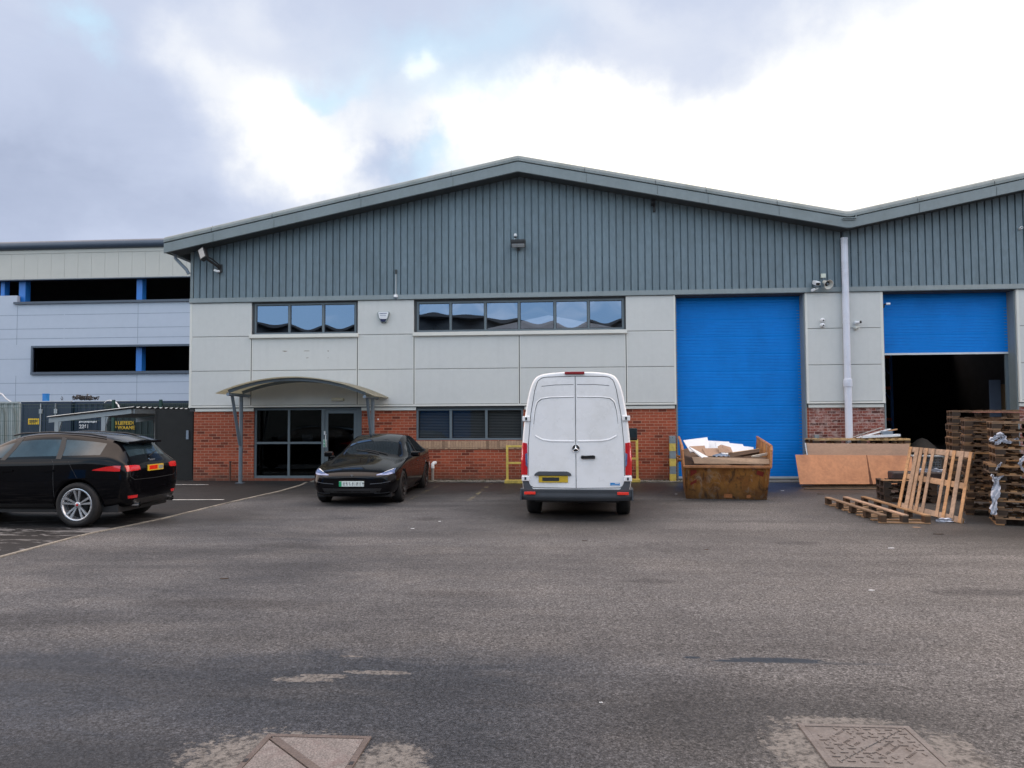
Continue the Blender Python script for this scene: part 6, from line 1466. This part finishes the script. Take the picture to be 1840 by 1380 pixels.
g.box(0,2.44,.05,6.06,2.5,2.58); g.build('end_frame',navy,e)
for a,b in ((.13,1.21),(1.23,2.31)):
    g=MB(); g.box(a,b,.01,.049,.16,2.46); g.build('door_leaf',navy,e)
for px in (73.5,100.3,55,115):
    if px in (55,115): continue
    x=W(px,740,CY)[0]-cx0; g=MB(); g.tube([(x,-.03,.12),(x,-.03,2.5)],.025,8); g.box(x-.06,x+.08,-.05,.0,2.05,2.25); g.box(x-.05,x+.05,-.05,.0,.9,1.05); g.build('locking_rod',mat('rod_pale_grey',(.33,.37,.40),.5),e)
(x0,z1),(x1,z0)=W(51,752,CY),W(70,762.5,CY)
g=MB(); g.box(x0-cx0,x1-cx0,-.012,.008,z0,z1); sg=g.build('warning_sign',mat('sign_yellow',(.70,.45,.02),.5,0,.1,3),e)
g=MB(); w_=(x1-x0)
for k,zz in enumerate((.62,.40,.2)):
    for i in range(9):
        if k==2 and i>6: continue
        g.box(x0-cx0+w_*(.12+.085*i),x0-cx0+w_*(.12+.085*i+.06),-.016,-.0125,z0+(z1-z0)*zz,z0+(z1-z0)*(zz+.13))
g.build('worn_lettering',M['seam'],sg)
g=MB(); g.box(0,2.44,-.01,.1,2.592,2.62); g.build('top_rail',M['rail'],e)
ex=cx1+.06
e=empty('shipping_container',(ex,CY+.15,0),0,'navy shipping container side lettered 2261 behind the shelter','container','navy containers beyond the fence')
g=MB(); corrug(g,.12,5.94,.03,.15,2.47); g.build('corrugated_side',navy,e)
g=MB(); g.box(0,6.06,.09,2.44,.1,2.5); g.build('body',navy,e)
g=MB(); g.box(0,6.06,0,.08,2.47,2.59); g.box(0,6.06,0,.08,0,.15); g.box(0,.12,0,.08,.15,2.47); g.box(5.94,6.06,0,.08,.15,2.47); g.box(0,6.06,.08,2.44,2.51,2.58); g.build('end_frame',navy,e)
g=MB(); g.box(0,2.6,-.01,.1,2.592,2.615); g.build('top_rail',M['rail'],e)
tw=mat('lettering_white',(.7,.72,.75),.6); ty=mat('lettering_yellow',(.65,.42,.03),.6)
x,z=W(142,769.5,CY+.14); text_mesh('2261',.24,tw,e,(x-ex,-.005,z))
x,z=W(142,760,CY+.14); g=MB()
for i in range(12): g.box(x-ex+i*.072,x-ex+i*.072+.05,-.008,-.001,z+(.02 if i%3 else 0),z+.085)
g.build('worn_lettering',tw,e)
e=empty('shipping_container',(ex+6.2,CY-2.4,0),0,'black green container with two rows of yellow lettering under the shelter roof','container')
dk=mat('container_black_green',(.006,.016,.02),.5,0,.2,1)
g=MB(); corrug(g,.12,5.94,.03,.15,2.3); g.build('corrugated_side',dk,e); g=MB(); g.box(0,6.06,.09,2.44,.1,2.33); g.build('body',dk,e)
g=MB(); g.box(0,6.06,0,.08,2.3,2.42); g.box(0,.12,0,.08,0,2.3); g.box(5.94,6.06,0,.08,0,2.3); g.build('end_frame',dk,e)
e.location=(W(203,760,CY-2.4)[0]-.4,CY-2.4,0)
for py,s_ in ((763,'B.LIEFEIDI'),(771.5,'F WAANE')):
    x,z=W(205,py,CY-2.41); text_mesh(s_,.205,ty,e,(x-e.location.x,-.006,z))
# grey slatted container at the far left
gx=W(-40,760,9)[0]
e=empty('corrugated_screen',(gx,9,0),0,'pale grey corrugated screen behind mesh at the far left','screen')
gm=mat('container_pale_grey',(.33,.37,.37),.5,0,.1,1.5,dirt=(.2,.22,.2),dirt_amt=.4)
L_=W(33,760,9)[0]-gx; zc=W(20,724,9)[1]
g=MB(); corrug(g,0,L_,.0,.1,zc); g.build('corrugated_side',gm,e); g=MB(); g.box(0,L_,.06,.14,.1,zc-.04); g.build('body',gm,e); g=MB(); g.box(-.01,L_+.01,-.03,.05,zc-.02,zc+.05); g.build('top_rail',gm,e)
for k in (0.62,.9):
    g=MB(); g.tube([(L_*k,-.06,zc-.2),(L_*k+.1,-.06,zc-.5),(L_*k+.12,-.06,.8)],.03,8); g.build('hose',mat('hose_grey',(.16,.2,.2),.5),e)
# things on the containers
zc=2.62
x=W(82.5,715,CY+1)[0]; g=MB(); g.lathe([(0,0),(.14,0),(.15,.02),(.15,.36),(.16,.37),(.16,.40),(0,.40)],n=4,smooth=False); g.build('blue_drum',mat('drum_blue',(.02,.20,.55),.5),None,loc=(x,CY+1,2.6),rot=(0,0,R(45)),bevel=.01,label='blue plastic can standing on the navy container roof',cat='can')
g=MB(); rr=random.Random(6); x=W(150,718,CY+1)[0]
for k in range(9):
    a0=rr.uniform(0,6.28); r_=rr.uniform(.16,.34); ox=rr.uniform(-.45,.45); pts=[(ox+r_*math.cos(a0+q*.55),.25*math.sin(a0+q*.55)+rr.uniform(-.1,.1),.05+.30*(1-abs(ox))*rr.random()) for q in range(12)]; g.tube(pts,.022,6)
g.build('cable_coil',M['black'],None,loc=(x,CY+1,2.62),label='tangled heap of black cables on the container roof',cat='cable')
def hose(nm,pts,r_,m_,label): 
    g=MB(); P_=[Vector(p) for p in pts]; c0=P_[0].copy(); g.tube([p-c0 for p in P_],r_,8); return g.build(nm,m_,None,loc=c0,label=label,cat='hose')
pw=mat('hose_white',(.55,.57,.6),.5)
hose('white_hose',[wp(188,724,CY),wp(192,720.5,CY-.5),wp(198,719.5,CY-1),wp(206,721,CY-2),wp(212,727,CY-3),wp(216,735,CY-4)],.028,pw,'white hose arching down from the container roof to the shelter')
hose('white_hose',[wp(-6,704,11),wp(4,709,11),wp(11,717,11),wp(20,723,11)],.035,pw,'white hose curving down at the far left above the mesh')
hose('wire_loop',[wp(111,719,CY),wp(109.5,716,CY),wp(111,712,CY),wp(113,716,CY),wp(112,719,CY)],.014,M['black'],'small black wire loop standing on the container roof')
# welded mesh fence
fm=mat('mesh_fence_green',(.012,.05,.04),.5,0,.1,3)
fe=empty('mesh_fence',(0,0,0),0,'dark green welded mesh fence in front of the containers','fence')
path=[Vector((-32,6.5,0)),Vector((-24.4,6.9,0)),Vector((-17.2,7.2,0)),Vector((-15.4,7.3,0)),Vector((-12.6,7.4,0)),Vector((-10.7,7.4,0))]
hts=[]
for p in path:
    hts.append(2.42)
for a,b in zip(path,path[1:]):
    d_=b-a; L_=d_.length; g=MB(); k=int(L_/.075)
    H_=2.3
    for i in range(k+1):
        p=a+d_*(i/k); g.obox((p.x,p.y,H_/2+.05),(.007,.007,H_))
    for z in (.15,.6,1.15,1.7,2.2,2.32): g.tube([a+Vector((0,-.012,z)),b+Vector((0,-.012,z))],.006,4)
    g.build('mesh_panel',fm,fe)
for p in path:
    g=MB(); g.box(p.x-.05,p.x+.05,p.y-.05,p.y+.03,0,2.48); g.build('post',fm,fe)
# shelter
YB,YC,YA=1.0,5.6,1.0
pB=wp(236,737,YB); pA=wp(95,751,YA); zc_=pB.z; xB=pB.x
C2=Vector((xB+.05,YC,zc_)); A2=Vector((pA.x,YC,pA.z))
sh=empty('smoking_shelter',(xB,YB,0),0,'open shelter with pale corrugated monopitch roof beside the building','shelter')
o_=Vector((xB,YB,0))
M['shel']=mat('shelter_steel_grey',(.30,.34,.36),.5,.1,.1,3,dirt=(.15,.16,.15),dirt_amt=.4,dirt_scale=3)
M['sheet']=mat('shelter_roof_sheet',(.42,.45,.45),.45,0,.12,2,dirt=(.2,.2,.18),dirt_amt=.4)
g=MB(); nC=60; vs_=[]
for i in range(nC+1):
    y=YB-.12+(YC-YB+.2)*i/nC; dz=.022*math.sin(i*2*math.pi/4)
    for x,z in ((pA.x-.12,pA.z+.03),(xB+.12,zc_+.09)): vs_.append(Vector((x,y,z+dz))-o_)
g.add(vs_,[(2*i,2*i+1,2*i+3,2*i+2) for i in range(nC)],True); g.build('corrugated_roof',M['sheet'],sh)
for y in (YB,YC):
    g=MB(); g.hexa([Vector((pA.x-.1,y-.04,pA.z-.14))-o_,Vector((xB+.02,y-.04,zc_-.10))-o_,Vector((xB+.02,y+.04,zc_-.10))-o_,Vector((pA.x-.1,y+.04,pA.z-.14))-o_],[Vector((pA.x-.1,y-.04,pA.z-.01))-o_,Vector((xB+.02,y-.04,zc_+.03))-o_,Vector((xB+.02,y+.04,zc_+.03))-o_,Vector((pA.x-.1,y+.04,pA.z-.01))-o_]); g.build('rafter',M['shel'],sh)
g=MB(); g.box(.03,.09,.04,YC-YB,zc_-.10,zc_+.04); g.build('eaves_beam',M['shel'],sh)
for px in (103,187):
    x=W(px,770,YB)[0]-xB; zt_=pA.z+(pB.z-pA.z)*((x+xB-pA.x)/(xB-pA.x))-.12
    g=MB(); g.box(x-.06,x+.06,-.05,.05,zg(YB),zt_); g.build('post',M['shel'],sh)
    g=MB(); g.hexa([(x-.02,-.03,zt_-.3),(x+.06,-.03,zt_-.3),(x+.06,.03,zt_-.3),(x-.02,.03,zt_-.3)],[(x-.02,-.03,zt_),(x+.14,-.03,zt_),(x+.14,.03,zt_),(x-.02,.03,zt_)]); g.build('brace',M['shel'],sh)
x=W(279,780,3.0)[0]-xB; g=MB(); g.tube([(x,2.0,0),(x,2.0,zc_-.1)],.03,8); g.build('rear_post',M['shel'],sh)
# black gate between shelter and building
dkf=mat('gate_black',(.005,.006,.006),.7,0,.3,2)
ge=empty('black_gate',(-11.7,6.0,0),0,'black boarded gate between the shelter and the brick corner','gate')
g=MB(); 
for i in range(19): g.box(-3.2+i*.24,-2.99+i*.24,0,.03,0,1.98)
g.build('boards',dkf,ge); g=MB(); g.box(-3.3,1.3,.035,.08,.3,.4); g.box(-3.3,1.3,.035,.08,1.6,1.7); g.build('rails',dkf,ge)
g=MB(); g.box(-11.06,-10.86,.3,.4,0,1.98); 
ws=empty('side_screen',(-10.75,.25,0),0,'black upright screen closing the gap at the brick corner','screen')
g=MB(); g.box(-.9,.16,0,.04,0,2.0); g.build('boards',dkf,ws); g=MB(); g.box(-.02,.05,-.03,0,1.15,1.4); g.build('latch_plate',M['galv'],ws); g=MB(); g.box(-.94,-.90,-.01,.05,0,2.03); g.build('post',dkf,ws)

# ------------------------------------------------------------------ row of units behind the viewer (seen only as reflections)
og=mat('opposite_cladding',(.10,.11,.11),.6,0,.1,1); orf=mat('opposite_roof',(.12,.12,.115),.6,0,.1,1)
for k in range(6):
    x0=-57+k*19
    e=empty('opposite_unit',(x0+9.5,-38,0),0,'grey gabled unit across the yard, mirrored in the upper windows','warehouse','units across the yard')
    g=MB(); g.prism([(-9.5,-.3),(9.5,-.3),(9.5,8.85),(0,9.6),(-9.5,8.85)],-20,0,'y'); g.build('wall',og,e)
    g=MB(); 
    for s in (1,-1): g.hexa([(-9.5*s if s>0 else 0,-20,8.87 if s>0 else 9.62),(0 if s>0 else 9.5,-20,9.62 if s>0 else 8.87),(0 if s>0 else 9.5,.7,9.62 if s>0 else 8.87),(-9.5 if s>0 else 0,.7,8.87 if s>0 else 9.62)],[(-9.5 if s>0 else 0,-20,9.0 if s>0 else 9.75),(0 if s>0 else 9.5,-20,9.75 if s>0 else 9.0),(0 if s>0 else 9.5,.7,9.75 if s>0 else 9.0),(-9.5 if s>0 else 0,.7,9.0 if s>0 else 9.75)])
    g.build('roof',orf,e)
    g=MB(); g.box(-2,2,.01,.08,-.19,4.8); g.build('roller_door',M['blue'],e)

# ------------------------------------------------------------------ small litter
rr=random.Random(12)
lm=[M['white'],M['woodd'],M['conc'],M['woodn']]
for px,py,m_,s_,lb in ((1215,888,0,.05,'small white scrap of litter left of the skip'),(1602,985,0,.07,'white paper scrap on the asphalt below the long pallet'),(1648,948,3,.10,'thin pale wood splinter near the slatted pallet'),(1686,960,1,.13,'dark wood splinter near the pallet stacks'),(1406,882,0,.07,'white scrap of litter right of the skip'),(1080,1263,0,.018,'tiny white speck of litter in the middle foreground'),(742,950,0,.05,'small white scrap on the asphalt left of the van'),(790,937,0,.035,'tiny white scrap on the asphalt left of the van'),(1567,1061,0,.05,'flat white scrap on the asphalt in the right foreground'),(1270,988,1,.05,'small dark leaf on the asphalt right of the van'),(1325,885,1,.10,'black chip of wood before the skip corner'),(1475,888,1,.14,'dark splinter near the battens'),(402,1040,1,.08,'dark leaf on the asphalt at left foreground'),(1050,972,1,.06,'dark leaf on the asphalt just right below the van'),(1500,873,1,.12,'thin dark stick lying before the hardboard sheet')):
    x,y=G(px,py); g=MB(); k=7; s_*=.7; v=[(s_*math.cos(6.283*i/k)*rr.uniform(.6,1.2),s_*.45*math.sin(6.283*i/k)*rr.uniform(.5,1.2),0) for i in range(k)]
    v2=[(a,b,.004+s_*.08*rr.random()) for a,b,c_ in v]; g.add(v+v2,[list(range(k))[::-1],list(range(k,2*k))]+[(i,(i+1)%k,k+(i+1)%k,k+i) for i in range(k)])
    g.build('litter',lm[m_],None,loc=(x,y,zg(y)+.001),label=lb,cat='litter',group='scraps of litter on the yard')
x,y=G(1705,938); wrap('plastic_scrap',[Vector((x-.22,y,zg(y)+.02)),Vector((x,y-.05,zg(y)+.05)),Vector((x+.25,y,zg(y)+.02))],.10,'white plastic scrap on the ground at the foot of the slatted pallet',n_=12,seed=21)
wrap('plastic_film',[Vector((c4.x+.12,c4.y-.05,tz+.19)),Vector((c4.x+.4,c4.y-.1,tz+.21)),Vector((c4.x+.75,c4.y-.15,tz+.19))],.10,'white film draped over the dark brown tub',n_=14,seed=22)
# moss and weeds where wall meets yard
g=MB(); mo_=mat('moss_green_brown',(.055,.065,.025),.9,0,.3,10,fine=.4)
for i in range(420):
    x=rr.uniform(-5.2,8.1); y=-.03-abs(rr.gauss(0,.12)); 
    if 2.9<x<6.2: continue
    s_=rr.uniform(.008,.03); z=.012+max(0,.023*(1+y/.32))
    if y<-.32: z=zg(y)
    for q in range(3):
        a=rr.uniform(0,6.28); g.add([(x,y,z),(x+s_*math.cos(a),y+s_*math.sin(a),z+s_*.4),(x+s_*.5*math.cos(a+1),y+s_*.5*math.sin(a+1),z+s_*1.3)],[(0,1,2)])
g.build('moss',mo_,kind='stuff',label='moss and weeds along the foot of the wall')

# ------------------------------------------------------------------ one object per separate piece
def split_islands(o):
    me=o.data; nv=len(me.vertices); p=list(range(nv))
    def find(a):
        while p[a]!=a: p[a]=p[p[a]]; a=p[a]
        return a
    for e_ in me.edges:
        a,b=find(e_.vertices[0]),find(e_.vertices[1])
        if a!=b: p[a]=b
    grp={}
    for f in me.polygons: grp.setdefault(find(f.vertices[0]),[]).append(f)
    if len(grp)<2: return
    first=True
    for k,fs in grp.items():
        idx={}; vs_=[]; ff=[]
        for f in fs:
            q=[]
            for v_ in f.vertices:
                if v_ not in idx: idx[v_]=len(vs_); vs_.append(me.vertices[v_].co.copy())
                q.append(idx[v_])
            ff.append(q)
        m2=bpy.data.meshes.new(me.name); m2.from_pydata(vs_,[],ff); m2.materials.append(me.materials[0]); m2.update()
        if first: keep=m2; first=False; continue
        c=o.copy(); c.data=m2; C.objects.link(c)
    o.data=keep
SPL={'lap_joint','cladding_panel','brick_capping','edge_trim','door_jamb','guide_rail','vertical_trim','vertical_joint','pipe_bracket','key_slot','warning_mark','panel_drip_trim','side_wall','pipe_collar','rails','key_slot'}
for o in list(bpy.data.objects):
    if o.type=='MESH' and o.name.split('.')[0] in SPL: split_islands(o)
